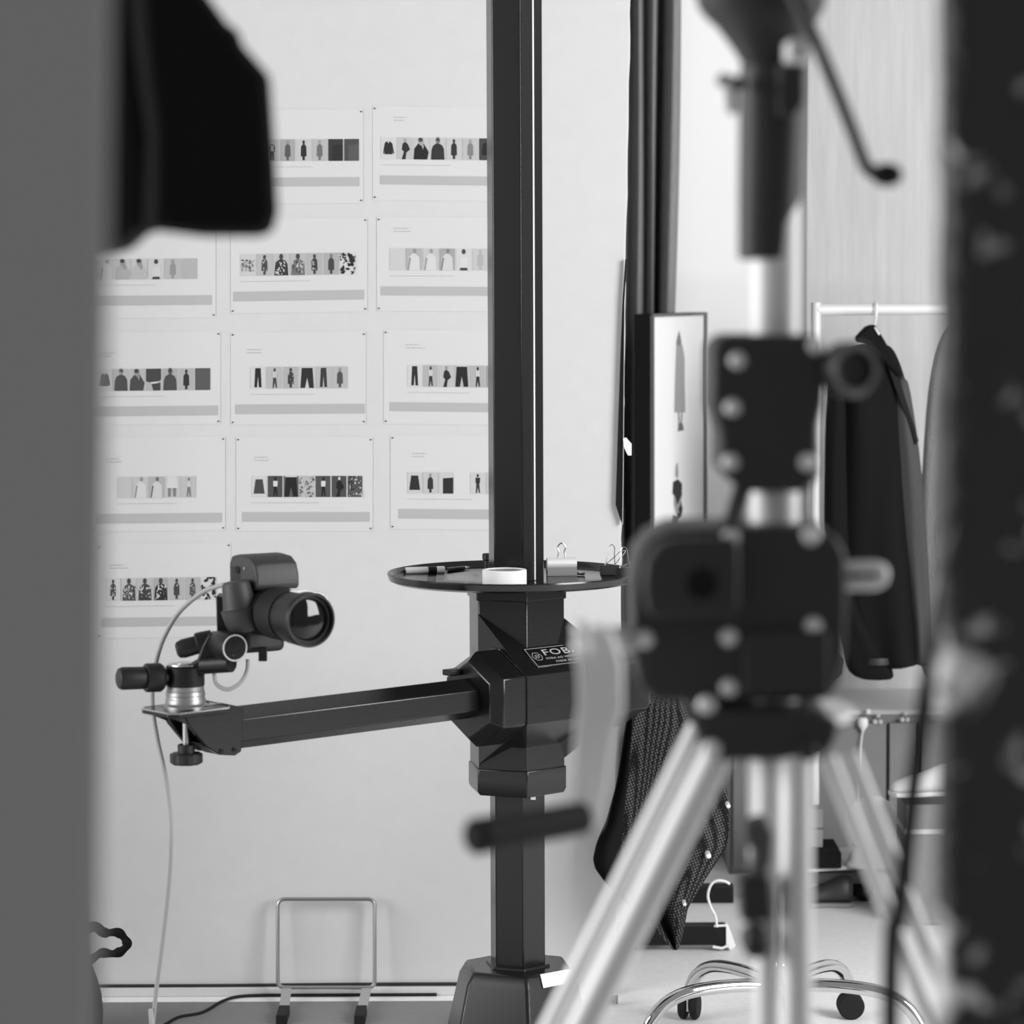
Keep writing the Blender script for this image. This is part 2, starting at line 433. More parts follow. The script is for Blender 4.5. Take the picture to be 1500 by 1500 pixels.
SH = [
 ('sheet of dark coat photos ending in two black swatches, top of wall beside a hood', 336, 532, 160, 298, -.005,
  row(364, 21.4, [('jacket', 200, 60), ('person', 190, 90), ('coat', 168, 92, 150), ('suit', 196, 48), ('coat', 186, 112, 160), ('swatch', 62, 50), ('swatch', 78, 92)]), 204, 236, (345, 526, 260, 273), None),
 ('sheet with a black cropped jacket and dark knit portraits, highest beside the column', 546, 742, 156, 294, .012,
  row(558, 22, [('jacket', 212, 46), ('move', 192, 50, 160), ('close', 200, 44, 170), ('torso', 196, 52, 120), ('suit', 200, 56), ('coat', 194, 130, 160), ('jacket', 70, 42)]), 202, 234, (557, 738, 258, 271), (577, 172)),
 ('sheet of pale blouse portraits on light grey, beside the grey partition', 128, 316, 330, 466, -.008,
  row(120, 22.4, [('blouse', 200, 160, 208), ('blouse', 196, 150, 212), ('close', 190, 176, 150), ('close', 196, 186, 150), ('hair', 202, 150, 208), ('coat', 186, 150, 150), ('plain', 178, 150)]), 379, 409, (126, 310, 433, 447), None),
 ('sheet of leaf print blouses with a bold black and white swatch at its end', 338, 538, 320, 458, -.016,
  row(352, 22.4, [('dots', 204, 70), ('patperson', 186, 80), ('patcoat', 190, 60), ('patcoat', 186, 120), ('patperson', 180, 70), ('coat', 176, 72, 120), ('leaf', 214, 44)]), 371, 403, (342, 533, 426, 440), None),
 ('sheet of very pale white shirt photos with one black haired model, beside the column', 552, 746, 318, 456, .004,
  row(571, 22.3, [('plain', 206, 200), ('blouse', 178, 150, 214), ('blouse', 200, 158, 214), ('blouse', 170, 130, 212), ('hair', 210, 150, 216), ('coat', 196, 180, 180), ('plain', 200, 190)]), 364, 396, (558, 740, 420, 433), (577, 334)),
 ('sheet of grey jumper photos ending in a plain grey swatch, beside partition', 124, 323, 486, 622, -.010,
  row(142, 22, [('jacket', 210, 82), ('torso', 186, 78, 150), ('close', 184, 76, 150), ('hem', 180, 72, 216), ('torso', 176, 80, 90), ('suit', 182, 52), ('plain', 92, 90)]), 540, 572, (132, 319, 595, 609), (148, 516)),
 ('sheet of dark trousers photos, one photo outlined by a thin black frame', 338, 536, 486, 622, -.006,
  row(367, 22, [('trousers', 212, 42), ('walk', 186, 70, 200), ('patperson', 180, 66), ('legs', 205, 46), ('trousers', 186, 60), ('coat', 186, 84, 150)]), 537, 569, (345, 534, 592, 606), (362, 511)),
 ('sheet of black trousers photos with a cropped leg shot, beside the column', 562, 760, 484, 622, .012,
  row(597, 21, [('trousers', 212, 48), ('walk', 182, 58, 206), ('move', 190, 46, 150), ('legs', 186, 40), ('walk', 178, 46, 206), ('plain', 160, 150)]), 535, 567, (571, 757, 590, 603), (594, 505)),
 ('sheet of five pale white garment photos, above the leaf print dress sheet', 134, 330, 640, 778, -.010,
  row(172, 21.4, [('plain', 198, 170), ('blouse', 196, 150, 216), ('blouse', 178, 110, 210), ('shorts', 198, 130, 216), ('walk', 192, 124, 206)]), 698, 729, (140, 325, 752, 766), (155, 671)),
 ('sheet of dark patterned skirt photos, centre of the second row from bottom', 346, 546, 640, 778, 0.0,
  row(369, 21.4, [('skirt', 212, 72), ('walk', 78, 34, 214), ('legs', 96, 36), ('pattern', 190, 60), ('walk', 84, 36, 214), ('move', 80, 34, 214), ('pattern', 90, 40)]), 697, 728, (355, 541, 750, 764), (373, 669)),
 ('sheet of short black skirt photos with one gap in its strip, beside the column', 572, 768, 638, 776, .008,
  row(597, 21, [('skirt', 205, 46), ('coat', 200, 54, 150), ('swatch', 205, 48), None, ('walk', 205, 58, 50), ('plain', 190, 180)]), 692, 723, (584, 766, 746, 760), (604, 664)),
 ('sheet of leaf print dress photos, lowest on the wall behind the small camera', 142, 338, 796, 934, -.014,
  row(155, 21.4, [('patperson', 208, 70), ('patcoat', 196, 90), ('patcoat', 190, 70), ('patcoat', 176, 48), ('patperson', 184, 80), ('patperson', 178, 90), ('leaf', 212, 36)], 1.9), 846, 879, (148, 330, 904, 917), (160, 826)),
]
for i, s in enumerate(SH): sheet(*s, seed=i + 3)

# ================================================================== STUDIO STAND
YS = 5.0
ax = P(757, 1000, YS).x; 
def hexring(R, z, off=11, cx=None, cy=YS):
    cx = ax if cx is None else cx
    return [V((cx + R * math.sin(math.radians(off + 60 * k)), cy - R * math.cos(math.radians(off + 60 * k)), z)) for k in range(6)]
def zat(py, Y=YS): return P(757, py, Y).z
st = thing('studio_stand', 'tall charcoal hexagonal studio stand column with cross arm on heavy base', 'camera stand', (ax, YS, 0))
zb = zat(1412); z_top_tray = zat(851) + .005
bm = B(); loft(bm, [hexring(.0505, zb - .03), hexring(.0505, 2.75)])
column = obj('column', bm, M_stand, st, bevel=.002)
# belt track on the right-hand front face of the column above the tray
vA = hexring(.0505, 0)[0]; vB = hexring(.0505, 0)[1]
nrm = V((math.sin(math.radians(41)), -math.cos(math.radians(41)), 0))
def strip_on_face(a, b, z0, z1, d, m, nm):
    p = vA.lerp(vB, a); q = vA.lerp(vB, b)
    bm = B(); r = []
    for z in (z0, z1):
        r.append([V((p.x, p.y, z)), V((q.x, q.y, z)), V((q.x, q.y, z)) + nrm * d, V((p.x, p.y, z)) + nrm * d])
    loft(bm, r); return sub(nm, bm, m, column, smooth=False)
zt0 = z_top_tray
strip_on_face(.04, .40, zt0, 2.74, .0025, M_stand, 'track_cover')
strip_on_face(.40, .50, zt0, 2.74, .0004, M_rubber, 'belt_groove')
strip_on_face(.51, .575, zt0, 2.74, .0030, mat('rail_alu', 190, .5, .4), 'belt_rail')
bm = B(); pl = P(781, 1167, YS - .047); box(bm, pl, (.0042, .0012, .0052)); sub('label_square', bm, M_white, column, smooth=False)
# sleeve
z_s0, z_s1 = zat(1157), zat(851)
RS = .087
bm = B(); loft(bm, [hexring(RS, z_s0 + .045), hexring(RS, z_s1 - .026)]); sleeve = obj('sleeve', bm, M_stand, st, bevel=.002)
bm = B(); loft(bm, [hexring(RS - .002, z_s0), hexring(RS + .003, z_s0 + .008), hexring(RS + .003, z_s0 + .047)]); sub('lower_collar', bm, M_stand, sleeve, bevel=.002)
bm = B(); loft(bm, [hexring(RS + .004, z_s1 - .028), hexring(RS + .004, z_s1 - .002)]); sub('upper_collar', bm, M_stand, sleeve, bevel=.002)
# cross block
D = V((-.755, -.656, 0)); N = V((.656, -.755, 0)); Zv = V((0, 0, 1))
A0 = V((ax, YS, 0)) + N * .06; A0.z = PP(550, 1040, A0, N).z
def A(s, n, z): return A0 + D * s + N * n + Zv * z
def PN(px, py, n=0): return PP(px, py, A0 + N * n, N)
def harm(R, s, n0=0): return [A(s, n0 + R * math.cos(math.radians(30 + 60 * k)), R * math.sin(math.radians(30 + 60 * k))) for k in range(6)]
RB = .082
zc_b = PN(767, 1027, .07).z - A0.z
def hblk(R, s): return [A(s, R * math.cos(math.radians(30 + 60 * k)) , zc_b + R * math.sin(math.radians(30 + 60 * k))) for k in range(6)]
SM = .095                              # seam between block and arm collar
bm = B()
def hback(s): return [A(s, -.06, zc_b + v * RB) for v in (.5, -.5)]
hull(bm, hblk(RB, SM - .003) + hblk(RB, -.13) + hexring(RS * .96, zat(938)) + hexring(RS * .96, zat(1086)))
block = obj('cross_block', bm, M_stand, st, bevel=.002, smooth=False)
vS = [hexring(RS + .001, zat(y))[5] for y in (893, 1112)]
vI = [hexring(RS * .5, zat(y))[5] for y in (893, 1112)]
hb_ = hblk(RB - .0012, SM - .004); hb2 = hblk(RB - .0012, SM - .05)
bm = B(); hull(bm, vS + vI + [hb_[0], hb_[5], hb2[0], hb2[5]]); sub('gusset', bm, M_stand, block, bevel=.0015, smooth=False)
vS = [hexring(RS + .001, zat(y))[1] for y in (903, 1106)]
hb_ = hblk(RB - .0012, -.129); hb2 = hblk(RB - .0012, -.08)
bm = B(); hull(bm, vS + vI + [hb_[0], hb_[5], hb2[0], hb2[5]]); sub('gusset', bm, M_stand, block, bevel=.0015, smooth=False)
bm = B(); loft(bm, [hblk(RB - .003, SM - .004), hblk(RB - .003, SM)]); sub('seam_ring', bm, M_rubber, block, smooth=False)
bm = B(); loft(bm, [hblk(RB, SM), hblk(RB, SM + .048), hblk(RB * .80, SM + .066)]); obj('arm_collar', bm, M_stand, st, bevel=.002)
bm = B(); loft(bm, [hblk(RB - .004, -.13), hblk(RB - .004, -.134), hblk(RB - .002, -.134), hblk(RB - .002, -.19), hblk(RB * .8, -.21)]); obj('rear_collar', bm, M_stand, st, bevel=.002)
# locking tab behind the collar
bm = B(); box(bm, A(.165, -.028, zc_b + .046), (.02, .012, .005), (D, N, Zv)); obj('arm_lock', bm, M_black, st, bevel=.002)
# arm
RA = .0345
bm = B(); loft(bm, [harm(RA, -.30), harm(RA, .66)]); arm = obj('cross_arm', bm, M_stand, st, bevel=.0015)
# nameplate on the upper slanted face of the block
pe = (RB * math.cos(math.radians(30)), zc_b + RB * .5)                 # front upper edge of the block
pr_ = (RS * .96 * math.cos(math.radians(30)) - .06, zat(938) - A0.z)     # where the slope meets the sleeve
sl_ = V((pr_[0] - pe[0], pr_[1] - pe[1])).normalized()
upt = N * sl_.x + Zv * sl_.y                        # up the slope
upn = N * sl_.y - Zv * sl_.x                        # outward normal of that face
def S2(s, t, d): return A0 + D * s + N * pe[0] + Zv * pe[1] + upt * (t + .038) + upn * d
bm = B()
r0 = [S2(.056, -.022, .0004), S2(-.100, -.022, .0004), S2(-.100, .026, .0004), S2(.056, .026, .0004)]
prism(bm, r0, upn * .0016); plate = obj('nameplate', bm, M_blackgloss, st, bevel=.0006)
def frame_line(a, b, wd):
    a, b = V(a), V(b); d = (b - a).normalized(); c = upn.cross(d) * wd
    return [a - c, b - c, b + c, a + c]
bm = B()
cs = [S2(.054, -.020, .0023), S2(-.098, -.020, .0023), S2(-.098, .024, .0023), S2(.054, .024, .0023)]
for i in range(4): flat(bm, frame_line(cs[i], cs[(i + 1) % 4], .0005))
# round emblem: a hexagon outline with an S-like stroke
c0 = (.039, .004); hx = [S2(c0[0] + .0105 * math.cos(k * PI / 3), c0[1] + .0105 * math.sin(k * PI / 3), .0023) for k in range(6)]
for i in range(6): flat(bm, frame_line(hx[i], hx[(i + 1) % 6], .0005))
for dx in (-.003, .003):
    zz = [(c0[0] - dx - .0045, c0[1] + .0045), (c0[0] - dx + .002, c0[1] + .001), (c0[0] - dx - .002, c0[1] - .001), (c0[0] - dx + .0045, c0[1] - .0045)]
    for i in range(3): flat(bm, frame_line(S2(*zz[i], .0023), S2(*zz[i + 1], .0023), .0005))
sub('plate_border', bm, ink(190), plate, smooth=False)
def text_on(txt, size, s, t, nm, m, parent, lift, sx=1.0):
    cu = bpy.data.curves.new(nm, 'FONT'); cu.body = txt; cu.size = size; cu.extrude = 0.0001
    cu.space_character = 1.08; cu.resolution_u = 2
    o = bpy.data.objects.new(nm, cu); COL.objects.link(o)
    dg = bpy.context.evaluated_depsgraph_get()
    me = bpy.data.meshes.new_from_object(o.evaluated_get(dg))
    bpy.data.objects.remove(o); bpy.data.curves.remove(cu)
    bm = B(); bm.from_mesh(me); bpy.data.meshes.remove(me)
    for v in bm.verts: v.co = S2(s - v.co.x * sx, t + v.co.y, lift + v.co.z)
    return sub(nm, bm, m, parent, smooth=False)
text_on('FOBA', .021, .023, .0045, 'lettering', ink(200), plate, .0023, 1.55)
text_on('FOBA AG WETTSWIL', .0066, .024, -.0055, 'small_lettering', ink(190), plate, .0023, 1.3)
text_on('MADE IN SWITZERLAND', .0066, .008, -.0145, 'small_lettering', ink(190), plate, .0023, 1.3)
# bracket at the end of the arm (outlines measured in the arm's own plane)
def PNl(l, n): return [PN(x, y, n) for x, y in l]
out = [(327, 1030), (268, 1042), (280, 1066), (303, 1094), (322, 1106), (345, 1107), (354, 1101), (355, 1085), (357, 1036)]
bm = B(); prism(bm, PNl(out, .034), -N * .012); br = obj('bracket_cheek', bm, M_stand, st, bevel=.002)
bm = B(); prism(bm, [p - N * .056 for p in PNl(out, .034)], -N * .012); obj('bracket_cheek', bm, M_stand, st, bevel=.002)
bm = B(); prism(bm, PNl([(300, 1090), (322, 1106), (345, 1107), (354, 1101), (350, 1094), (322, 1098)], .022), -N * .044); obj('bracket_bridge', bm, M_black, st, bevel=.002)
for px, py in ((324, 1100), (343, 1098)):
    bm = B(); lathe(bm, PN(px, py, .034), N, [(0, .0035), (.002, .0035), (.002, .0018), (.001, .0015)], 10); sub('screw', bm, M_rubber, br)
HB = PN(272, 1036, 0)                 # centre of the mounting plate, top surface
bm = B()
pl = [HB + D * a + N * b for a, b in ((.058, -.035), (.058, .035), (.045, .048), (-.048, .048), (-.058, .035), (-.058, -.035), (-.045, -.048), (.045, -.048))]
prism(bm, pl, V((0, 0, -.008))); mp_ = obj('mounting_plate', bm, M_stand, st, bevel=.002)
bm = B()
for i in range(len(pl)):
    a, b = pl[i], pl[(i + 1) % len(pl)]
    tube(bm, [a + V((0, 0, -.0008)), b + V((0, 0, -.0008))], .0014, 6)
sub('worn_edge', bm, M_steel, mp_)
for sg in (-1, 1):
    bm = B()
    tri = [HB + D * .05 + V((0, 0, -.008)), HB - D * .05 + V((0, 0, -.008)), HB - D * .058 + V((0, 0, -.055))]
    prism(bm, [p + N * (sg * .026) for p in tri], N * (sg * .005)); obj('gusset', bm, M_black, st, bevel=.001)
HC = PN(268, 1040, .0)
bm = B(); cyl(bm, HB + V((0, 0, -.008)), HB + V((0, 0, -.066)), .0052); obj('clamp_screw', bm, M_steel, st)
bm = B()
kz = HB + V((0, 0, -.058))
lathe(bm, kz, (0, 0, -1), [(0, .0125), (.001, .0135), (.013, .0135), (.014, .020)], 24)
r_ = []
for t, rr in ((.014, .024), (.016, .0255), (.028, .0255), (.031, .022)):
    r_.append([kz + V((0, 0, -t)) + V((math.cos(2 * PI * k / 40), math.sin(2 * PI * k / 40), 0)) * (rr * (1 - (.08 if (k // 2) % 2 else 0))) for k in range(40)])
loft(bm, r_); obj('clamp_knob', bm, M_blackplastic, st, angle=25)
# base
bm = B(); loft(bm, [hexring(.150, .06, 8), hexring(.112, zb - .022, 8), hexring(.098, zb, 8)]); base = obj('base_casting', bm, M_stand, st, bevel=.004)
bm = B(); loft(bm, [hexring(.060, zb - .002, 11), hexring(.058, zb + .004, 11)]); sub('base_rim', bm, M_stand, base, bevel=.001)
b0 = hexring(.1125, zb - .022, 8); b1 = hexring(.0985, zb, 8)
def bq(a, t): return b0[0].lerp(b0[1], a).lerp(b1[0].lerp(b1[1], a), t) + V((.0012, -.0016, .001))
bm = B(); flat(bm, [bq(.30, .02), bq(.98, .02), bq(.98, .98), bq(.30, .98)]); sub('type_label', bm, M_white, base, smooth=False, solid=.0006)
bm = B(); lathe(bm, P(816, 1447, YS - .062), (.6, -.7, 0), [(0, .005), (.004, .005)], 10); sub('bolt_hole', bm, M_rubber, base)
for k in range(4):
    a = math.radians(90 * k); d = V((math.cos(a), math.sin(a), 0)); c = V((ax, YS, 0))
    bm = B(); box(bm, c + d * .26 + V((0, 0, .058)), (.22, .035, .014), (d, V((-d.y, d.x, 0)), Zv)); lg = obj('foot', bm, M_stand, st, bevel=.005)
    bm = B(); w0 = c + d * .43; cyl(bm, w0 + V((-d.y, d.x, 0)) * .014 + V((0, 0, .0215)), w0 - V((-d.y, d.x, 0)) * .014 + V((0, 0, .0215)), .02, ch=.004); sub('caster_wheel', bm, M_rubber, lg)
    bm = B(); cyl(bm, w0 + V((0, 0, .036)), w0 + V((0, 0, .046)), .012); sub('caster_stem', bm, M_steel, lg)

# ------------------------------------------------------------------ tray and what lies on it
ZT = z_s1
tray_c = V((P(751, 845, YS).x, YS, ZT))
bm = B()
pr = [(.053, 0), (.205, 0), (.214, .004), (.2175, .014), (.2165, .0165), (.2135, .014), (.2095, .0065), (.203, .004), (.053, .004), (.053, 0)]
a_, n_ = None, 72
rings = [[tray_c + V((r * math.cos(2 * PI * k / n_), r * math.sin(2 * PI * k / n_), z)) for k in range(n_)] for r, z in pr]
loft(bm, rings, cap=False); bmesh.ops.remove_doubles(bm, verts=bm.verts[:], dist=1e-6)
tray = tag(obj('round_tray', bm, M_blackgloss), 'round glossy black tray with raised rim around the stand column', 'tray')
ZI = ZT + .004
def T(px, py, dz=0): return PF(px, py, ZI + dz)
# masking tape
c = V((P(739, 851, 4.893).x, 4.893, ZI))
bm = B(); r0, r1, hh = .0375, .031, .0265
rings = [[c + V((r * math.cos(2 * PI * k / 40), r * math.sin(2 * PI * k / 40), z)) for k in range(40)] for r, z in ((r1, .0002), (r0 - .001, .0002), (r0, .001), (r0, hh - .001), (r0 - .001, hh), (r1, hh), (r1, .0002))]
loft(bm, rings, cap=False); bmesh.ops.remove_doubles(bm, verts=bm.verts[:], dist=1e-6)
t = thing('tape_roll', 'roll of white masking tape lying flat on the tray', 'tape', c)
obj('tape', bm, M_tape, t)
bm = B(); rings = [[c + V((r * math.cos(2 * PI * k / 40), r * math.sin(2 * PI * k / 40), z)) for k in range(40)] for r, z in ((.0285, .001), (.0309, .001), (.0309, hh - .0015), (.0285, hh - .0015), (.0285, .001))]
loft(bm, rings, cap=False); obj('cardboard_core', bm, M_box, t)
# marker: white barrel, black band, white cap
def pen(name, label, p, q, r, segs, z):
    p, q = V(p), V(q); p.z = q.z = ZI + r + z; d = (q - p); L = d.length
    t = thing(name, label, 'pen', (p + q) / 2 - V((0, 0, r)))
    for a, b, ra, rb, m, nm in segs:
        bm = B(); cyl(bm, p + d * a, p + d * b, r * ra, r * rb, 14, ch=min(.0006, r * .1)); obj(nm, bm, m, t)
    return t
pen('marker_pen', 'white marker pen with black band lying on the black tray', T(594, 841), T(651, 839.5), .0062,
    [(0, .58, .95, 1, M_white, 'barrel'), (.58, .80, 1, 1, M_blackplastic, 'band'), (.80, 1, 1.03, 1.03, M_white, 'cap')], 0)
pen('slim_pen', 'slim black pen lying between marker pen and tape roll', T(654, 838.5), T(688, 834.5), .0042,
    [(0, .75, 1, .95, M_blackgloss, 'barrel'), (.75, 1, .9, .3, M_steel, 'tip')], 0)
pen('paint_pen', 'pale short pen stub lying at the rim of the tray', T(575, 842), T(591.5, 839.5), .005,
    [(0, .3, .6, 1, M_steel, 'tip'), (.3, 1, 1, 1, M_greyplastic, 'barrel')], 0)
# small black plug left of the column
c = T(714, 836); bm = B(); cyl(bm, c, c + V((0, 0, .019)), .0075, ch=.001); cyl(bm, c + V((0, 0, .019)), c + V((0, 0, .031)), .009, ch=.0015)
tag(obj('black_plug', bm, M_blackplastic), 'small black knob standing upright on tray between pens and column', 'knob')
# bulldog clip: rolled steel jaws, ring handle
c = T(826, 843); t = thing('bulldog_clip', 'silver bulldog clip with a ring handle lying on the tray', 'clip', c)
u = V((1, .1, 0)).normalized(); fw = V((.1, -1, 0)).normalized()
bm = B(); cyl(bm, c - u * .030 + V((0, 0, .0215)), c + u * .022 + V((0, 0, .0215)), .0105, n=24); obj('spring_roll', bm, M_alu, t)
for sg in (-1, 1):
    bm = B()
    sec = [fw * (.007 * sg) + V((0, 0, .018)), fw * (.011 * sg) + V((0, 0, .008)), fw * (.012 * sg) + V((0, 0, .0005)), fw * (.010 * sg) + V((0, 0, .0005)), fw * (.009 * sg) + V((0, 0, .008)), fw * (.005 * sg) + V((0, 0, .018))]
    prism(bm, [c - u * .030 + s for s in sec], u * .052); obj('jaw', bm, M_steel, t)
bm = B(); h0 = c - u * .004 + V((0, 0, .030))
tube(bm, smooth_path([h0 - u * .007, h0 - u * .005 + V((0, 0, .012)), h0 - u * .007 + V((0, 0, .020)), h0 + V((0, 0, .027)), h0 + u * .007 + V((0, 0, .020)), h0 + u * .005 + V((0, 0, .012)), h0 + u * .007], 5), .0012, 7)
obj('ring_handle', bm, M_steel, t)
bm = B(); cyl(bm, c + u * .022 + V((0, 0, .004)) - fw * .0, c + u * .034 + V((0, 0, .0035)) + fw * .01, .003); obj('hinge_pin', bm, M_steel, t)
# binder clips
def binder(label, c, yaw, tilt):
    t = thing('binder_clip', label, 'clip', c, 'binder clips on the tray')
    u = V((math.cos(yaw), math.sin(yaw), 0)); f = V((-math.sin(yaw), math.cos(yaw), 0))
    bm = B()
    prism(bm, [c - u * .016 + f * a + V((0, 0, b)) for a, b in ((-.011, .0003), (.011, .0003), (.002, .017), (-.002, .017))], u * .032)
    obj('clip_body', bm, M_blackplastic, t, bevel=.0008)
    for sg in (-1, 1):
        bm = B(); p = c + f * (sg * .003) + V((0, 0, .0165))
        d = (V((0, 0, 1)) * math.cos(tilt * sg + .45) + u * math.sin(tilt * sg + .45)).normalized()
        pts = [p - u * .009, p - u * .006 + d * .02, p - u * .005 + d * .032, p + d * .037, p + u * .005 + d * .032, p + u * .006 + d * .02, p + u * .009]
        tube(bm, smooth_path(pts, 4), .0009, 6); obj('wire_handle', bm, M_steel, t)
    return t
binder('black binder clip with wire handles upright on tray near the bulldog clip', T(893, 842), math.radians(8), .35)
binder('black binder clip at the tray rim, nearest the dark curtain', T(916, 846), math.radians(-12), .5)

# ------------------------------------------------------------------ three-way head on the bracket
SCL = FPX / HB.y
F = V((.52, -.854, 0)).normalized(); S = F.cross(Zv).normalized()
YH = HB.y
hd = thing('tripod_head', 'black three way pan head with ribbed knobs clamped to the stand arm', 'tripod head', HB)
bm = B(); lathe(bm, HB, Zv, [(0, .0345), (.004, .0345), (.007, .0315), (.013, .0315), (.0145, .0305), (.019, .030), (.020, .031), (.026, .030), (.027, .029), (.034, .029)], 36); obj('silver_base', bm, mat('cast_alu', 150, .4, .8), hd)
bm = B(); lathe(bm, HB + V((0, 0, .034)), Zv, [(0, .0295), (.002, .030), (.030, .030), (.0315, .0285), (.0325, .027)], 36); pb = obj('pan_base', bm, M_black, hd)
bm = B(); lathe(bm, HB + V((0, 0, .066)), Zv, [(0, .027), (.002, .0265), (.002, .016), (.004, .015)], 32); sub('pan_ring', bm, M_steel, pb)
def knob(p, q, prof, m, nm, par, rib=0):
    bm = B(); p, q = V(p), V(q); L = (q - p).length
    lathe(bm, p, q - p, [(t * L, r) for t, r in prof], 28); return obj(nm, bm, m, par)
pk0 = P(246, 992, YH - .01); pk1 = P(172, 994, YH - .045)
knob(pk0, pk1, [(0, .011), (.08, .012), (.1, .019), (.16, .0225), (.42, .0225), (.45, .021), (.46, .0165), (.5, .0175), (.9, .0178), (.97, .0155), (1, .011)], M_blackplastic, 'pan_knob', hd)
# yoke rising from the base to the tilt barrel
def slab(l, Y, th, m, nm, par, bevel=.003):
    bm = B(); prism(bm, [P(x, y, Y) for x, y in l], (0, th, 0)); return obj(nm, bm, m, par, bevel=bevel)
slab([(276, 980), (297, 992), (302, 985), (312, 972), (330, 984), (346, 972), (332, 928), (306, 928), (296, 946), (288, 968), (272, 977)], YH - .022, .036, M_black, 'yoke', hd)
bm = B(); cyl(bm, P(296, 974, YH - .01), P(341, 971, YH - .035), .0145, ch=.003); obj('lower_barrel', bm, M_black, hd)
tk1 = P(344, 949, YH - .062)
knob(tk1 - F * .062, tk1, [(0, .016), (.2, .022), (.5, .0225), (.9, .0232), (1, .0215)], M_black, 'tilt_barrel', hd)
bm = B(); lathe(bm, tk1 + F * .0002, F, [(0, .0205), (.0012, .0205), (.0012, .0186), (0, .0186), (0, .0205)], 40, cap=False); obj('white_ring', bm, M_white, hd)
bm = B(); lathe(bm, tk1, F, [(0, .0184), (.0008, .018), (.001, 0)], 32); obj('barrel_face', bm, M_blackgloss, hd)
bm = B(); ball(bm, tk1 + F * .001 + Zv * -.010 + S * .004, .0032); obj('index_dot', bm, M_greyplastic, hd)
knob(P(312, 938, YH + .0), P(258, 953, YH - .01), [(0, .017), (.3, .0185), (.42, .0185), (.46, .0145), (.8, .015), (.95, .0125), (1, .008)], M_blackplastic, 'tilt_knob', hd)
# upright grip
g0 = P(357, 925, YH - .03); g1 = P(345, 851, YH - .03)
knob(g0, g1, [(0, .020), (.16, .026), (.36, .029), (.44, .030), (.47, .0265), (.54, .0255), (.92, .0222), (.98, .020), (1, .015)], M_greyplastic, 'upright_grip', hd)
slab([(316, 873), (331, 876), (334, 936), (318, 938)], YH - .005, .05, M_black, 'camera_plate', hd, .002)

# ------------------------------------------------------------------ small camera, turned upright
O = P(380, 893, YH + .012)
R3 = (F, S, Zv)
cm = thing('digital_camera', 'black digital camera turned upright with zoom lens facing the room', 'camera', O - Zv * .07)
bm = B()
box(bm, O + F * -.027 + S * -.010 + Zv * .004, (.027, .036, .072), R3); body = obj('body', bm, M_blackplastic, cm, bevel=.010, seg=4)
bm = B()
prof = []
for s_, zz in ((-.048, 0), (-.036, .002), (.014, .002), (.026, 0)):
    r_ = []
    for f_, z_ in ((-.052, .034), (-.052, .070), (-.044, .0815), (-.01, .085), (.02, .083), (.036, .074), (.043, .058), (.044, .040), (.040, .034)):
        r_.append(O + F * f_ + S * s_ + Zv * (z_ + (zz if z_ > .05 else 0)))
    prof.append(r_)
loft(bm, prof); grip = obj('hand_grip', bm, M_greyplastic, cm, bevel=.016, seg=6)
bm = B(); lathe(bm, O + S * .0263 + F * -.02 + Zv * .062, S, [(0, .006), (.001, .006), (.0015, .0045), (.0005, .004)], 14); sub('strap_lug', bm, M_rubber, grip)
bm = B(); lathe(bm, O + S * .0263 + F * .004 + Zv * .066, S, [(0, .0025), (.0015, .002)], 10); sub('screw', bm, M_steel, grip)
bm = B(); prism(bm, [O + S * -.045 + F * f_ + Zv * z_ for f_, z_ in ((-.05, -.03), (.006, -.024), (.006, .024), (-.05, .03))], S * -.024); obj('viewfinder_hump', bm, M_blackplastic, cm, bevel=.005)
bm = B(); lathe(bm, O - F * .001, F, [(0, .034), (.004, .036), (.006, .0385), (.05, .0385), (.052, .0375), (.054, .0375), (.056, .0390)], 48); lens = obj('lens_barrel', bm, M_black, cm)
bm = B()
r_ = []
for i in range(15):
    t_ = .056 + i * .0036; rr = .0395 if i % 2 else .0388
    r_ += [(t_, rr), (t_ + .0018, rr)]
lathe(bm, O, F, r_ , 48); sub('zoom_ring', bm, M_rubber, lens)
bm = B(); lathe(bm, O, F, [(.108, .037), (.112, .0375), (.122, .0375), (.126, .0405), (.162, .0415), (.172, .0415), (.174, .0405), (.174, .0378), (.170, .0372), (.170, .0358), (.167, .0352), (.167, .033), (.165, .0315)], 56, cap=False); obj('lens_front', bm, M_black, cm)
bm = B(); lathe(bm, O, F, [(.1645, .032), (.1675, .026), (.1698, .016), (.1706, .001)], 40); obj('front_glass', bm, M_glass, cm)
bm = B(); lathe(bm, O, F, [(.1737, .0398), (.1743, .0396), (.1743, .0390), (.1737, .0388)], 56, cap=False); sub('engraved_ring', bm, M_greyplastic, lens)
# white tape and the cap's tether on the front rim
bm = B()
r_ = []
for t_ in (.128, .158):
    r_.append([O + F * t_ + (Zv * math.cos(a) + S * math.sin(a)) * .0424 for a in [math.radians(x) for x in range(-24, 17, 5)]])
loft(bm, r_, cap=False, closed=False); obj('tape_patch', bm, M_white, cm, solid=.0012)
bm = B()
tube(bm, smooth_path([O + F * .155 + (Zv * math.cos(a) + S * math.sin(a)) * r for a, r in ((-.35, .043), (-.55, .045), (-.8, .047), (-.98, .046), (-1.05, .043))], 4), .0016, 7)
obj('tether_wire', bm, M_steel, cm)
bm = B(); box(bm, P(385, 958, O.y - .01), (.0065, .005, .011)); obj('plug', bm, M_rubber, cm, bevel=.001)
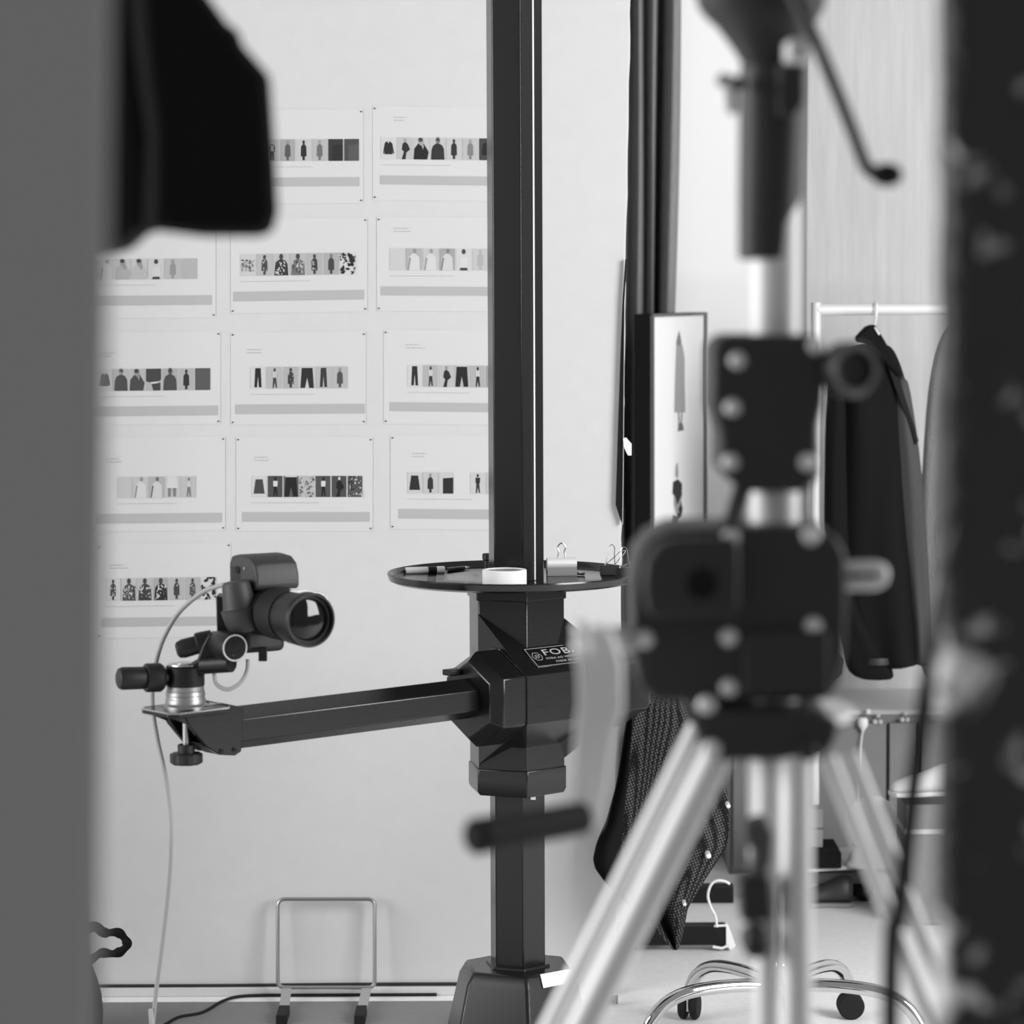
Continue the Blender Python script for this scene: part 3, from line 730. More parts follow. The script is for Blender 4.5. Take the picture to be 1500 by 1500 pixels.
# tether cable from the grip, in an arc, down to the floor
pts = [P(340, 855, YH - .03), P(322, 858, YH - .02), P(296, 868, YH + .0), P(264, 895, YH + .02), (P(243, 928, YH + .02)), P(231, 960, YH + .02), P(224, 1000, YH + .05), P(224, 1040, YH + .06), P(231, 1085, YH + .06), P(241, 1130, YH + .05), P(249, 1180, YH + .06), P(251, 1230, YH + .07), P(247, 1300, YH + .10), P(238, 1380, YH + .13), P(229, 1450, YH + .15), P(223, 1505, YH + .16)]
e = pts[-1]; pts += [V((e.x + .0, e.y - .01, .25)), V((e.x + .02, e.y - .03, .10)), V((e.x + .06, e.y - .05, .02)), V((e.x + .14, e.y - .06, .005)), V((e.x + .3, e.y - .02, .005))]
bm = B(); tube(bm, smooth_path(pts, 8), .0037, 10)
tag(obj('tether_cable', bm, M_cable), 'long pale grey cable hanging from the head grip to floor', 'cable')
bm = B(); tube(bm, smooth_path([P(363, 966, YH - .02), P(362, 982, YH - .02), P(352, 1000, YH - .02), P(334, 1010, YH - .02), P(318, 1003, YH - .015), P(314, 988, YH - .012), P(318, 976, YH - .01)], 8), .0033, 10)
tag(obj('cable_loop', bm, M_cable), 'short grey cable loop hanging beneath the pan head barrel', 'cable')

# ================================================================== FLOOR THINGS BY THE WALL
# square wire floor stand
yb = YW - .028
t = thing('wire_stand', 'square bent wire stand with rubber tipped feet leaning at wall foot', 'stand', V((P(478, 1450, yb).x, yb, 0)))
cr_ = [(407, 1317), (549, 1317), (549, 1447), (407, 1447)]
c3 = [P(x, y, yb - (.0 if y < 1400 else .012)) for x, y in cr_]
pts = []
for i in range(4):
    p = c3[i]; a = (c3[i - 1] - p).normalized(); b = (c3[(i + 1) % 4] - p).normalized()
    for k in range(7):
        s_ = k / 6; q0 = p + a * .015; q1 = p + b * .015
        pts.append(q0 * (1 - s_) ** 2 + p * 2 * s_ * (1 - s_) + q1 * s_ ** 2)
bm = B(); tube(bm, pts, .0042, 10, closed=True); obj('wire_loop', bm, M_steel, t)
for xa, xb_ in ((420, 413), (537, 526)):
    bm = B(); p = P(xa, 1447, yb - .012); q = PF(xb_, 1499, .004)
    wv = V((.0095, 0, 0))
    m1 = p.lerp(q, .62)
    loft(bm, [[p - wv + V((0, 0, -.003)), p + wv + V((0, 0, -.003)), p + wv + V((0, 0, .001)), p - wv + V((0, 0, .001))], [m1 - wv + V((0, 0, -.003)), m1 + wv + V((0, 0, -.003)), m1 + wv + V((0, 0, .001)), m1 - wv + V((0, 0, .001))]]); obj('foot', bm, mat('grey_zinc', 165, .5, .3), t)
    bm = B(); m2 = p.lerp(q, .6); box(bm, m2.lerp(q, .5) + V((0, 0, .002)), (.0105, abs(m2.y - q.y) / 2, .0055 + abs(m2.z - q.z) / 2)); obj('rubber_tip', bm, M_rubber, t, bevel=.0015)
# black cable on the floor
pts = [PF(210, 1520, .0035), PF(245, 1499, .0035), PF(262, 1490, .0035), PF(290, 1485, .0035), PF(305, 1479, .0035), PF(325, 1467, .0035), PF(348, 1460, .0035), PF(385, 1456.5, .0035), PF(440, 1455.5, .0035)]
pts = [V((p.x, min(p.y, YW - .016), .0035)) for p in pts]; pts.append(V((P(640, 1455, YW).x, YW - .016, .0035)))
bm = B(); tube(bm, smooth_path(pts, 6), .0033, 8); tag(obj('floor_cable', bm, M_rubber), 'thin black cable snaking over floor to the wall base', 'cable')
# black bag with loop handle, mostly behind the partition
Yg = 5.45
t = thing('black_bag', 'black bag with a loop handle on floor, half hidden by partition', 'bag', V((P(90, 1500, Yg).x, Yg, 0)))
bm = B(); r_ = []
for z, a, b, ox in ((0.0, .085, .06, 0), (.01, .095, .07, 0), (.08, .095, .07, 0), (.13, .075, .05, .0), (.165, .052, .035, .01), (.178, .03, .02, .012)):
    c = V((P(78, 1400, Yg).x + ox, Yg, z)); r_.append([c + V((a * math.cos(2 * PI * k / 20), b * math.sin(2 * PI * k / 20), 0)) for k in range(20)])
loft(bm, r_); obj('bag_body', bm, M_blackcloth, t, subsurf=1)
bm = B(); hp = [(120, 1365), (138, 1357), (152, 1366), (172, 1366), (182, 1374), (186, 1384), (178, 1393), (166, 1397), (150, 1396), (138, 1402), (122, 1412)]
tube(bm, smooth_path([P(x, y, Yg - .02) for x, y in hp], 5), [.010] * 12 + [.007 + .003 * math.sin(i * .4) ** 2 for i in range(39)], 8); obj('loop_handle', bm, M_blackcloth, t)

# ================================================================== CURTAIN, POSTER
xc0, xc1 = P(908, 300, 7.25).x, P(994, 300, 7.22).x
prof = [(-.03, .05), (.00, .02), (.06, -.02), (.12, .03), (.19, .05), (.26, .0), (.33, -.02), (.40, .03), (.46, .05), (.53, .0), (.60, -.01), (.66, .04), (.70, .06), (.76, .0), (.83, -.05), (.90, -.055), (.96, -.03), (1.0, .02), (.97, .07)]
pp = smooth_path([V((a, b, 0)) for a, b in prof], 4)
bm = B(); r_ = []
for i in range(26):
    z = .03 + i * .12; k = (z - 1.0) / 1.5
    g = 1 - .10 * math.exp(-((z - .9) / .7) ** 2)
    r_.append([V((xc0 + (xc1 - xc0 + .012 * k) * p.x * g + .006 * math.sin(3 * z + 9 * p.x) * .5, 7.268 + p.y * (.9 + .15 * math.sin(z * 2 + p.x * 6)), z)) for p in pp])
loft(bm, r_, cap=False, closed=False)
tag(obj('curtain', bm, M_curtain, solid=.002, angle=80), 'dark gathered curtain hanging at the chipped wall edge', 'curtain')
# folded curtain hem hanging over the wall edge, with a paper tag
t = thing('curtain_tieback', 'narrow black fabric strip hanging over the wall edge with tag', 'fabric strip', P(912, 770, YW - .012))
l_ = [(916, 380), (912, 440), (909, 520), (905, 640), (902, 740), (911, 768), (914, 740), (914, 640), (914, 520), (915, 440), (918, 380)]
bm = B(); prism(bm, [P(x, y, YW - .012) for x, y in l_], (0, .008, 0)); obj('strip', bm, M_blackcloth, t)
bm = B(); tube(bm, [P(x, y, YW - .014) for x, y in ((915, 440), (914, 560), (913, 680), (912, 768))], .0009, 6); obj('edge_cord', bm, M_cable, t)
bm = B(); flat(bm, [P(x, y, YW - .016) for x, y in ((913, 642), (917, 641), (925, 650), (925, 667), (920, 667), (914, 655))]); obj('paper_tag', bm, M_white, t, solid=.0006, smooth=False)
# framed poster, seen almost edge on
q0 = P(953, 460, 6.76); q1 = P(1033, 453, 7.2)
pd = V((q1.x - q0.x, q1.y - q0.y, 0)); pw = pd.length; pd.normalize()
pn = V((pd.y, -pd.x, 0))                  # faces right, to the window
ph = q0.z; pb0 = V((q0.x, q0.y, 0))
t = thing('framed_poster', 'tall framed white poster with two printed women beside the curtain', 'poster', pb0 + pd * pw / 2)
def Q(a, z, d=0): return pb0 + pd * a + pn * d + V((0, 0, z))
bm = B(); prism(bm, [Q(.004, .004, -.002), Q(pw - .004, .004, -.002), Q(pw - .004, ph - .004, -.002), Q(.004, ph - .004, -.002)], pn * .003); obj('poster_print', bm, mat('poster_white', 240, .6), t, smooth=False)
bm = B(); prism(bm, [Q(.0, .0, -.04), Q(pw, .0, -.04), Q(pw, ph, -.04), Q(0, ph, -.04)], pn * .037); obj('backing_box', bm, M_blackcloth, t, smooth=False)
for a0, a1, z0, z1 in ((0, .012, 0, ph), (pw - .018, pw, 0, ph), (.012, pw - .018, 0, .010), (.012, pw - .018, ph - .007, ph)):
    bm = B(); prism(bm, [Q(a0, z0, .001), Q(a1, z0, .001), Q(a1, z1, .001), Q(a0, z1, .001)], pn * .005); obj('frame_rail', bm, mat('grey_frame', 92, .4), t, smooth=False)
def pf(l, g, d):
    bm.faces.new([bm.verts.new(PP(x, y, pb0, pn) + pn * d) for x, y in l]).material_index = g
bm = B()
pf([(994, 484), (997, 497), (998, 508), (990, 508), (990, 500)], 0, .0014)                                    # hair
pf([(990, 506), (999, 506), (1002, 525), (1002, 560), (1003, 604), (987, 604), (988, 560), (989, 530)], 1, .0017)   # dress
pf([(992, 604), (994, 604), (995, 620), (993, 620)], 0, .0016); pf([(997, 604), (999, 604), (998, 620), (996, 620)], 0, .0016)
pf([(993, 620), (999, 620), (1001, 630), (992, 632)], 2, .0016)
obj('printed_woman', bm, [ink(150), ink(186), ink(128), ink(62)], t, smooth=False, fixn=False)
bm = B()
pf([(989, 682), (992, 677), (993, 695), (991, 702), (988, 696)], 1, .0016)
pf([(985, 706), (992, 702), (998, 708), (998, 725), (996, 731), (999, 745), (997, 757), (992, 762), (986, 724), (984, 724)], 3, .0018)
pf([(987, 724), (991, 742), (994, 752), (990, 752), (986, 738)], 1, .0021); pf([(998, 724), (995, 740), (989, 752), (988, 746)], 1, .0022)
pf([(985, 755), (993, 758), (992, 778), (992, 800), (981, 800), (982, 775)], 2, .0016)
obj('printed_woman', bm, [ink(150), ink(186), ink(128), ink(62)], t, smooth=False, fixn=False)

# ================================================================== RIGHT SIDE: RACK, CLOTHES, CABINET
# low cabinet run along the panelling
Yc = 6.93; ztop = P(1300, 1040, Yc).z
xl, xrr = P(1068, 1100, Yc).x, P(1500, 1100, Yc).x
t = thing('low_cabinet', 'low grey cabinet with sockets standing along the wood panelling', 'cabinet', V(((xl + xrr) / 2, Yc + .15, 0)))
bm = B(); box(bm, ((xl + xrr) / 2, (Yc + YN) / 2 + .002, ztop / 2 - .006), ((xrr - xl) / 2, (YN - Yc) / 2 - .003, ztop / 2 - .006)); obj('carcass', bm, M_cabinet, t, bevel=.002)
bm = B(); box(bm, ((xl + xrr) / 2, (Yc + YN) / 2 - .003, ztop - .006), ((xrr - xl) / 2 + .004, (YN - Yc) / 2 - .003, .006)); obj('top_board', bm, M_cabtop, t, bevel=.002)
edges = [1072, 1172, 1300, 1345, 1420, 1498]
for i in range(5):
    a = P(edges[i] + 2, 1100, Yc).x; b = P(edges[i + 1] - 3, 1100, Yc).x
    bm = B(); box(bm, ((a + b) / 2, Yc - .006, ztop / 2 - .008), ((b - a) / 2, .006, ztop / 2 - .022)); obj('door', bm, M_cabinet, t, bevel=.0015)
for (sx_, sy_) in ((1286, 1053), (1326, 1050)):
    bm = B(); c = P(sx_, sy_, Yc - .0125)
    so = thing('wall_socket', 'white double power socket on the low cabinet ' + ('beside the plug' if sx_ < 1300 else 'near the storage box'), 'socket', c - V((0, 0, .015)))
    for dx, dz, hw in ((-.007, -.007, .0055), (.006, -.007, .0055), (.001, .008, .0045)):
        bm = B(); lathe(bm, c + V((dx, 0, dz)), (0, -1, 0), [(0, hw), (.004, hw), (.005, hw * .7)], 12); obj('socket_face', bm, mat('socket_grey', 190 if sx_ < 1300 else 150, .5), so)
pc = P(1264, 1060, Yc - .024)
t = thing('power_plug', 'white power plug with cord in the low cabinet socket', 'plug', pc - V((0, 0, .02)))
bm = B(); lathe(bm, pc + V((0, 0, .014)), (0, 0, -1), [(0, .009), (.006, .0125), (.018, .0125), (.028, .006), (.034, .003)], 16); obj('plug_body', bm, M_white, t)
bm = B(); box(bm, P(1272, 1042, Yc - .018), (.005, .006, .005)); obj('adaptor', bm, M_white, t, bevel=.001)
bm = B(); tube(bm, smooth_path([pc + V((0, 0, -.018)), pc + V((-.004, 0, -.05)), pc + V((-.008, 0, -.12)), pc + V((-.006, 0, -.26)), V((pc.x + .01, pc.y - .02, .005)), V((pc.x + .08, pc.y - .03, .005))], 6), .0018, 8); obj('cord', bm, M_white, t)

# rolling rack: bar receding to the right
Yr = 6.62; cx = P(1196, 700, Yr).x
t = thing('clothes_rack', 'white rolling clothes rack with round rail and wheeled foot bars', 'clothes rack', V((cx, Yr, 0)))
e0 = P(1203, 453.5, Yr); e1 = P(1500, 451, 6.78); e1.z = e0.z
M_rail = mat('white_enamel_tube', 205, .3, spec=.5)
bm = B(); cyl(bm, e0 - V((.012, 0, 0)), e1, .0135, n=20); obj('rail', bm, M_rail, t)
for p in (e0, e1):
    ft = V((p.x - .012, p.y, 0))
    bm = B(); cyl(bm, V((ft.x, ft.y, .055)), V((ft.x, ft.y, e0.z + .016)), .0115, n=18); obj('post', bm, M_rail, t)
    bm = B(); box(bm, V((ft.x, ft.y, .056)), (.125, .013, .013)); fb = obj('foot_bar', bm, mat('grey_foot', 110, .5), t, bevel=.002)
    for sg in (-1, 1):
        w0 = V((ft.x + sg * .115, ft.y, .02))
        bm = B(); cyl(bm, w0 + V((0, -.008, 0)), w0 + V((0, .008, 0)), .02, ch=.002); sub('caster_wheel', bm, M_rubber, fb)
        bm = B(); lathe(bm, w0 + V((0, -.0085, 0)), (0, -1, 0), [(0, .008), (.001, .006)], 12); sub('wheel_hub', bm, M_greyplastic, fb)
        bm = B(); box(bm, w0 + V((0, 0, .028)), (.010, .011, .007)); sub('caster_fork', bm, M_rubber, fb, bevel=.001)
bm = B(); a = V((e0.x - .012, e0.y, .085)); b = V((e1.x - .012, e1.y, .085)); wv = V((0, .11, 0))
prism(bm, [a - wv + V((-.13, 0, 0)), b - wv, b + wv, a + wv + V((-.13, 0, 0))], V((0, 0, .008))); obj('shelf', bm, M_cabtop, t, bevel=.001)
zsh = .093 + .0003
# boxes on the shelf, shoes on the foot bar
Yb = Yr - .085
p0 = P(1176, 1246, Yb).x; p1 = P(1234, 1246, Yb).x
bt = thing('black_box', 'flat black box with a lid on the rack shelf', 'box', V(((p0 + p1) / 2, Yb + .06, zsh)))
bm = B(); box(bm, ((p0 + p1) / 2, Yb + .06, zsh + .018), ((p1 - p0) / 2 - .002, .058, .018)); obj('box_body', bm, M_blackcloth, bt, bevel=.001)
bm = B(); box(bm, ((p0 + p1) / 2 - .003, Yb + .06, zsh + .041), ((p1 - p0) / 2 - .004, .06, .005)); obj('lid', bm, M_blackcloth, bt, bevel=.001)
q_0 = P(1150, 1210, Yb).x; q_1 = P(1206, 1210, Yb).x
bm = B(); box(bm, ((q_0 + q_1) / 2, Yb + .06, zsh + .047 + .044), ((q_1 - q_0) / 2, .05, .0435))
t = thing('shoe_box', 'grey cardboard box standing on top of the flat black box', 'box', V(((q_0 + q_1) / 2, Yb + .06, zsh + .0465)))
obj('carton', bm, M_box, t, bevel=.001)
bm = B(); box(bm, ((q_0 + q_1) / 2, Yb + .06, zsh + .047 + .044), (.0012 + (q_1 - q_0) / 2, .051, .001)); obj('carton_seam', bm, M_dark, t)
def shoe(label, c, ang, L, m, sole, grp=None):
    t = thing('shoe', label, 'shoe', c, grp)
    d = V((math.cos(ang), math.sin(ang), 0)); n = V((-d.y, d.x, 0)); r_ = []
    for u_, w_, h_ in ((-.5, .018, .05), (-.46, .026, .062), (-.3, .030, .064), (-.1, .028, .050), (.1, .032, .040), (.3, .036, .030), (.44, .028, .022), (.5, .012, .012)):
        ring = []
        for k in range(12):
            a = PI * k / 11; ring.append(c + d * (u_ * L) + n * (w_ * math.cos(a)) + V((0, 0, .008 + h_ * math.sin(a) ** .7)))
        r_.append(ring)
    bm = B(); loft(bm, r_); obj('upper', bm, m, t, subsurf=1, angle=180)
    bm = B(); outl = []
    for u_, w_ in ((-.5, .018), (-.44, .028), (-.3, .032), (-.1, .029), (.1, .034), (.3, .038), (.44, .03), (.51, .012)): outl.append((u_, w_))
    pts = [c + d * (u * L) + n * w for u, w in outl] + [c + d * (u * L) - n * w for u, w in reversed(outl)]
    prism(bm, pts, V((0, 0, .010))); obj('sole', bm, sole, t, bevel=.002)
    return t
shoe('dark leather shoe on the floor beneath the rack shelf, toe to partition', V((P(1207, 1290, Yr - .03).x, Yr - .045, .0005)), math.radians(175), .13, mat('dark_leather', 48, .45), mat('grey_sole', 130, .6), 'shoes under the rack')
shoe('dark leather shoe beneath rack shelf lying nearest the caster wheel', V((P(1238, 1292, Yr + .04).x, Yr + .05, .0005)), math.radians(150), .14, mat('dark_leather', 48, .45), mat('grey_sole', 130, .6), 'shoes under the rack')

# dark jacket on its hanger
Yj = 6.66
def ringat(y, xl_, xr_, dep, n=28, Y=Yj, fold=0, ph_=0):
    a = P(xl_, y, Y); b = P(xr_, y, Y); c = (a + b) / 2; hw = (b.x - a.x) / 2; out = []
    for k in range(n):
        th = 2 * PI * k / n
        f = 1 + fold * math.sin(7 * th + ph_) * .5 + fold * math.sin(4 * th - ph_ * 1.7) * .5
        out.append(V((c.x + hw * math.cos(th) * (1 + .3 * (f - 1)), Y + dep * math.sin(th) * f, c.z)))
    return out
t = thing('dark_jacket', 'dark wool jacket with a turned collar hanging on the rack rail', 'jacket', P(1275, 1000, Yj))
bm = B()
rows = [(503, 1262, 1300, .012), (512, 1240, 1308, .03), (525, 1226, 1314, .05), (545, 1217, 1321, .06), (590, 1211, 1332, .07), (650, 1209, 1340, .07), (720, 1208, 1344, .075), (800, 1208, 1347, .08), (870, 1210, 1350, .085), (930, 1230, 1350, .085), (968, 1240, 1349, .085), (976, 1241, 1348, .084)]
loft(bm, [ringat(y, a, b, d, fold=.22, ph_=y * .004) for y, a, b, d in rows]); jb = obj('jacket_body', bm, M_jacket, t, angle=180, subsurf=1)
bm = B()
rows = [(548, 1312, 1330, .014), (600, 1308, 1338, .024), (660, 1312, 1347, .028), (740, 1318, 1355, .03), (820, 1326, 1360, .03), (900, 1334, 1364, .028), (960, 1338, 1366, .027), (977, 1340, 1366, .026)]
loft(bm, [ringat(y, a, b, d, n=20, Y=Yj - .035, fold=.16, ph_=y * .01) for y, a, b, d in rows]); obj('sleeve', bm, mat('lit_wool_sleeve', 72, .9, spec=.2, bump=.25, bscale=200), t, angle=180, subsurf=1)  # lighter wool grey paints the light falling on this sleeve
bm = B()
rows = [(540, 1214, 1236, .014), (600, 1209, 1240, .026), (680, 1207, 1240, .03), (780, 1207, 1242, .032), (870, 1210, 1248, .032), (940, 1232, 1286, .032), (965, 1236, 1304, .032), (985, 1240, 1310, .03), (997, 1262, 1312, .026)]
loft(bm, [ringat(y, a, b, d, n=20, Y=Yj - .05, fold=.14, ph_=y * .012) for y, a, b, d in rows]); sl = obj('sleeve', bm, M_jacket, t, angle=180, subsurf=1)
bm = B(); loft(bm, [ringat(y, a, b, d, n=20, Y=Yj - .052) for y, a, b, d in ((962, 1262, 1306, .036), (966, 1262, 1307, .037), (972, 1262, 1307, .036))]); sub('cuff_band', bm, M_greyplastic, sl)
bm = B(); prism(bm, [P(x, y, Yj - .07) for x, y in ((1270, 478), (1282, 475), (1297, 500), (1308, 522), (1323, 546), (1317, 553), (1300, 535), (1272, 505), (1256, 502), (1255, 494))], (0, .045, 0)); obj('collar', bm, M_jacket, t, bevel=.005)
bm = B(); prism(bm, [P(x, y, Yj - .062) for x, y in ((1300, 535), (1317, 553), (1326, 582), (1340, 625), (1346, 646), (1341, 652), (1334, 628), (1318, 588))], (0, .03, 0)); obj('lapel', bm, mat('lining_black', 12, .9), t, bevel=.002)
hk = P(1284, 470, Yj - .02)
bm = B(); rl = P(1284, 452, Yj); rl.z = e0.z
tube(bm, smooth_path([P(1288, 490, Yj - .071), P(1283, 482, Yj - .072), P(1281, 478, Yj - .06), P(1283, 468, Yj - .025), V((hk.x, Yj - .02, rl.z - .006)), V((hk.x, Yj - .018, rl.z + .010)), V((hk.x, Yj + .0, rl.z + .0165)), V((hk.x, Yj + .016, rl.z + .008))], 6), .0024, 8)
tag(obj('coat_hanger', bm, M_white), 'white hanger hook holding the dark jacket on rail', 'hanger')
# pale coat behind the dark foreground post
Yk = 6.735
t = thing('grey_coat', 'pale grey long coat hanging at the far end of the rack', 'coat', P(1380, 1130, Yk))
bm = B()
rows = [(468, 1402, 1420, .012), (478, 1388, 1440, .03), (500, 1375, 1452, .05), (540, 1364, 1462, .06), (600, 1356, 1468, .07), (700, 1350, 1472, .075), (820, 1347, 1475, .08), (940, 1346, 1478, .085), (1010, 1347, 1480, .085)]
loft(bm, [ringat(y, a, b, d, Y=Yk, fold=.18, ph_=y * .004) for y, a, b, d in rows]); obj('coat_body', bm, M_coat, t, angle=180, subsurf=1)
bm = B(); ck = P(1410, 468, Yk); rz = e0.z
tube(bm, smooth_path([ck, V((ck.x, Yk, rz - .012)), V((ck.x, Yk - .018, rz - .004)), V((ck.x, Yk - .017, rz + .012)), V((ck.x, Yk, rz + .018))], 5), .0022, 8); obj('hanger_hook', bm, M_steel, t)
# white sack, box with pale shoes
Yq = 6.575
bm = B(); r_ = []
for y, a, b in ((1290, 1250, 1302), (1284, 1240, 1312), (1278, 1237, 1315), (1270, 1238, 1314), (1258, 1242, 1311), (1242, 1250, 1303), (1234, 1250, 1306), (1222, 1240, 1317), (1205, 1236, 1319), (1190, 1240, 1315), (1176, 1250, 1305), (1168, 1266, 1292)):
    r_.append(ringat(y, a, b, (P(b, y, Yq).x - P(a, y, Yq).x) / 2 * .8, n=24, Y=Yq, fold=.06, ph_=y * .05))
dz = min(v.z for v in r_[0]); r_ = [[V((v.x, v.y, max(.0936, v.z))) for v in rg] for rg in r_]
r_[0] = [V((v.x, v.y, .0935)) for v in r_[0]]
loft(bm, r_); t = thing('white_sack', 'white cloth sack tied round its middle behind the tripod leg', 'sack', V((P(1275, 1300, Yq).x, Yq, .0935)))
obj('sack_cloth', bm, M_palecloth, t, angle=180)
bm = B(); tube(bm, ringat(1237, 1249, 1304.5, .030, n=24, Y=Yq), .002, 6, closed=True); obj('tie_cord', bm, M_dark, t)
Yx = 6.36
a = P(1328, 1200, Yx).x; b = P(1420, 1200, Yx).x; zx = P(1350, 1170, Yx).z
t = thing('storage_box', 'grey lidded storage box on floor under the pale coat', 'box', V(((a + b) / 2, Yx + .08, 0)))
bm = B(); box(bm, ((a + b) / 2, Yx + .08, zx / 2 - .004), ((b - a) / 2, .08, zx / 2 - .005)); obj('box_body', bm, M_box, t, bevel=.003)
bm = B(); box(bm, ((a + b) / 2, Yx + .08, zx * .74), ((b - a) / 2 + .003, .083, .006)); obj('box_ridge', bm, M_cabtop, t, bevel=.002)
bm = B(); box(bm, ((a + b) / 2, Yx + .08, zx - .0065), ((b - a) / 2 + .003, .083, .006)); obj('lid', bm, M_greyplastic, t, bevel=.002)
shoe('white canvas shoe resting on the lidded grey storage box', V((P(1352, 1160, Yx + .05).x, Yx + .05, zx)), math.radians(185), .15, M_palecloth, M_white)

# ================================================================== BLACK TROLLEY, WOVEN GARMENT, HANGER
Yt1, Yt2 = 6.12, 6.60
t = thing('black_trolley', 'low black trolley frame on casters carrying a woven garment', 'trolley', V((P(960, 1390, 6.3).x, 6.3, 0)))
def bar(px0, px1, y0, y1, Y):
    z0 = P(950, y1, Y).z; z1 = P(950, y0, Y).z
    xa = P(px0, 1350, Y).x; xb = P(px1, 1350, Y).x
    bm = B(); box(bm, ((xa + xb) / 2, Y + .02, (z0 + z1) / 2), ((xb - xa) / 2, .02, (z1 - z0) / 2)); return bm, xa, xb, z0, z1
bm, xa, xb, z0, z1 = bar(905, 1063, 1357, 1385, Yt1); f1 = obj('base_bar', bm, M_black, t, bevel=.001)
bm, xa2, xb2, z02, z12 = bar(930, 1075, 1299, 1323, Yt2); f2 = obj('base_bar', bm, M_black, t, bevel=.001)
for xx, Y, fb, zz in ((xb - .008, Yt1, f1, z0), (xa + .03, Yt1, f1, z0), (xb2 - .02, Yt2, f2, z02), (xa2 + .03, Yt2, f2, z02)):
    r = min(.022, zz / 2 + .006)
    bm = B(); cyl(bm, V((xx - .012, Y + .02, r)), V((xx + .012, Y + .02, r)), r, ch=.002); sub('caster_wheel', bm, M_rubber, fb)
    bm = B(); box(bm, V((xx, Y + .02, (zz + r) / 2 + .006)), (.014, .01, (zz - r) / 2 + .004)); sub('caster_fork', bm, M_black, fb)
zt_ = .70; xm = P(985, 1000, 6.3).x
for Y, xx in ((Yt1 + .02, P(984, 1100, Yt1).x), (Yt2 + .02, P(992, 1100, Yt2).x)):
    bm = B(); box(bm, V((xx, Y, (zt_ + .09) / 2)), (.012, .012, (zt_ - .09) / 2)); obj('post', bm, M_black, t, bevel=.001)
bm = B(); pA = V((P(984, 1100, Yt1).x, Yt1 + .02, zt_)); pB = V((P(992, 1100, Yt2).x, Yt2 + .02, zt_))
cyl(bm, pA - (pB - pA).normalized() * .44, pB + (pB - pA).normalized() * .03, .014); obj('top_rail', bm, M_black, t)
for xx in (P(960, 1370, Yt1).x,):
    bm = B(); box(bm, V((xx, (Yt1 + Yt2) / 2 + .02, (z0 + z1) / 2)), (.014, (Yt2 - Yt1) / 2, .012)); obj('side_bar', bm, M_black, t, bevel=.001)
# garment hanging down in front of the trolley
Yg1 = 5.66
gm = thing('woven_garment', 'dark woven tweed garment with snap buttons draped on the trolley', 'garment', P(980, 1390, Yg1))
def drape(rows, nx, Yf, m, nm, solid=.004):
    bm = B(); grid = []
    for y, a, b in rows:
        grid.append([bm.verts.new(P(a + (b - a) * i / nx, y, Yf(i / nx, y))) for i in range(nx + 1)])
    for j in range(len(grid) - 1):
        for i in range(nx):
            bm.faces.new((grid[j][i], grid[j][i + 1], grid[j + 1][i + 1], grid[j + 1][i]))
    return obj(nm, bm, m, gm, solid=solid, subsurf=1, angle=180)
def interp(keys, n):
    out = []
    for i in range(len(keys) - 1):
        for k in range(n):
            s_ = k / n; out.append(tuple(keys[i][j] * (1 - s_) + keys[i + 1][j] * s_ for j in range(3)))
    out.append(keys[-1]); return out
Yf1 = lambda u, y: Yg1 + .02 * math.sin(u * 5 + y * .004) - .03 * u * (1 - u) - .02 * math.cos(u * 9) * min(1, (y - 990) / 300)
fr_rows = interp([(985, 950, 1010), (1030, 926, 1038), (1060, 926, 1050), (1130, 921, 1061), (1180, 915, 1069), (1215, 911, 1069), (1240, 909, 1066), (1268, 910, 1047), (1300, 924, 1026), (1330, 940, 1008), (1350, 952, 1004), (1372, 970, 999), (1392, 987, 992)], 3)
drape(fr_rows, 14, Yf1, M_weave, 'front_panel')
Yf2 = lambda u, y: Yg1 + .035 + .012 * math.sin(u * 7)
bk_rows = interp([(985, 930, 975), (1030, 922, 965), (1060, 916, 960), (1110, 909, 955), (1150, 902, 955), (1200, 888, 950), (1235, 873, 945), (1258, 868, 940), (1272, 871, 938), (1290, 884, 938), (1312, 906, 938), (1330, 925, 940)], 3)
drape(bk_rows, 8, Yf2, mat('dark_lining_cloth', 34, .9, spec=.15, bump=.2, bscale=300), 'lining_panel')
for px, py, r in ((1038, 1254, .0052), (1003, 1325, .0035), (1067, 1181, .0042)):
    bm = B(); c = P(px, py, Yg1 - .047); lathe(bm, c + V((0, .03, 0)), (0, -1, 0), [(0, r), (.03, r), (.032, r * .85), (.0335, r * .3)], 14); obj('snap_button', bm, M_alu, gm)
# upper part over the rail, hidden behind the tripod
bm = B(); tp = []
for y, a, b, Y in ((1000, 945, 1020, Yg1 - .004), (960, 955, 1015, 5.67), (925, 965, 1010, 5.69), (915, 970, 1005, 5.72), (960, 962, 1010, 5.76)):
    tp.append([P(a + (b - a) * i / 6, y, Y) for i in range(7)])
loft(bm, tp, cap=False, closed=False); obj('shoulder_fold', bm, M_weave, gm, solid=.004, angle=180)
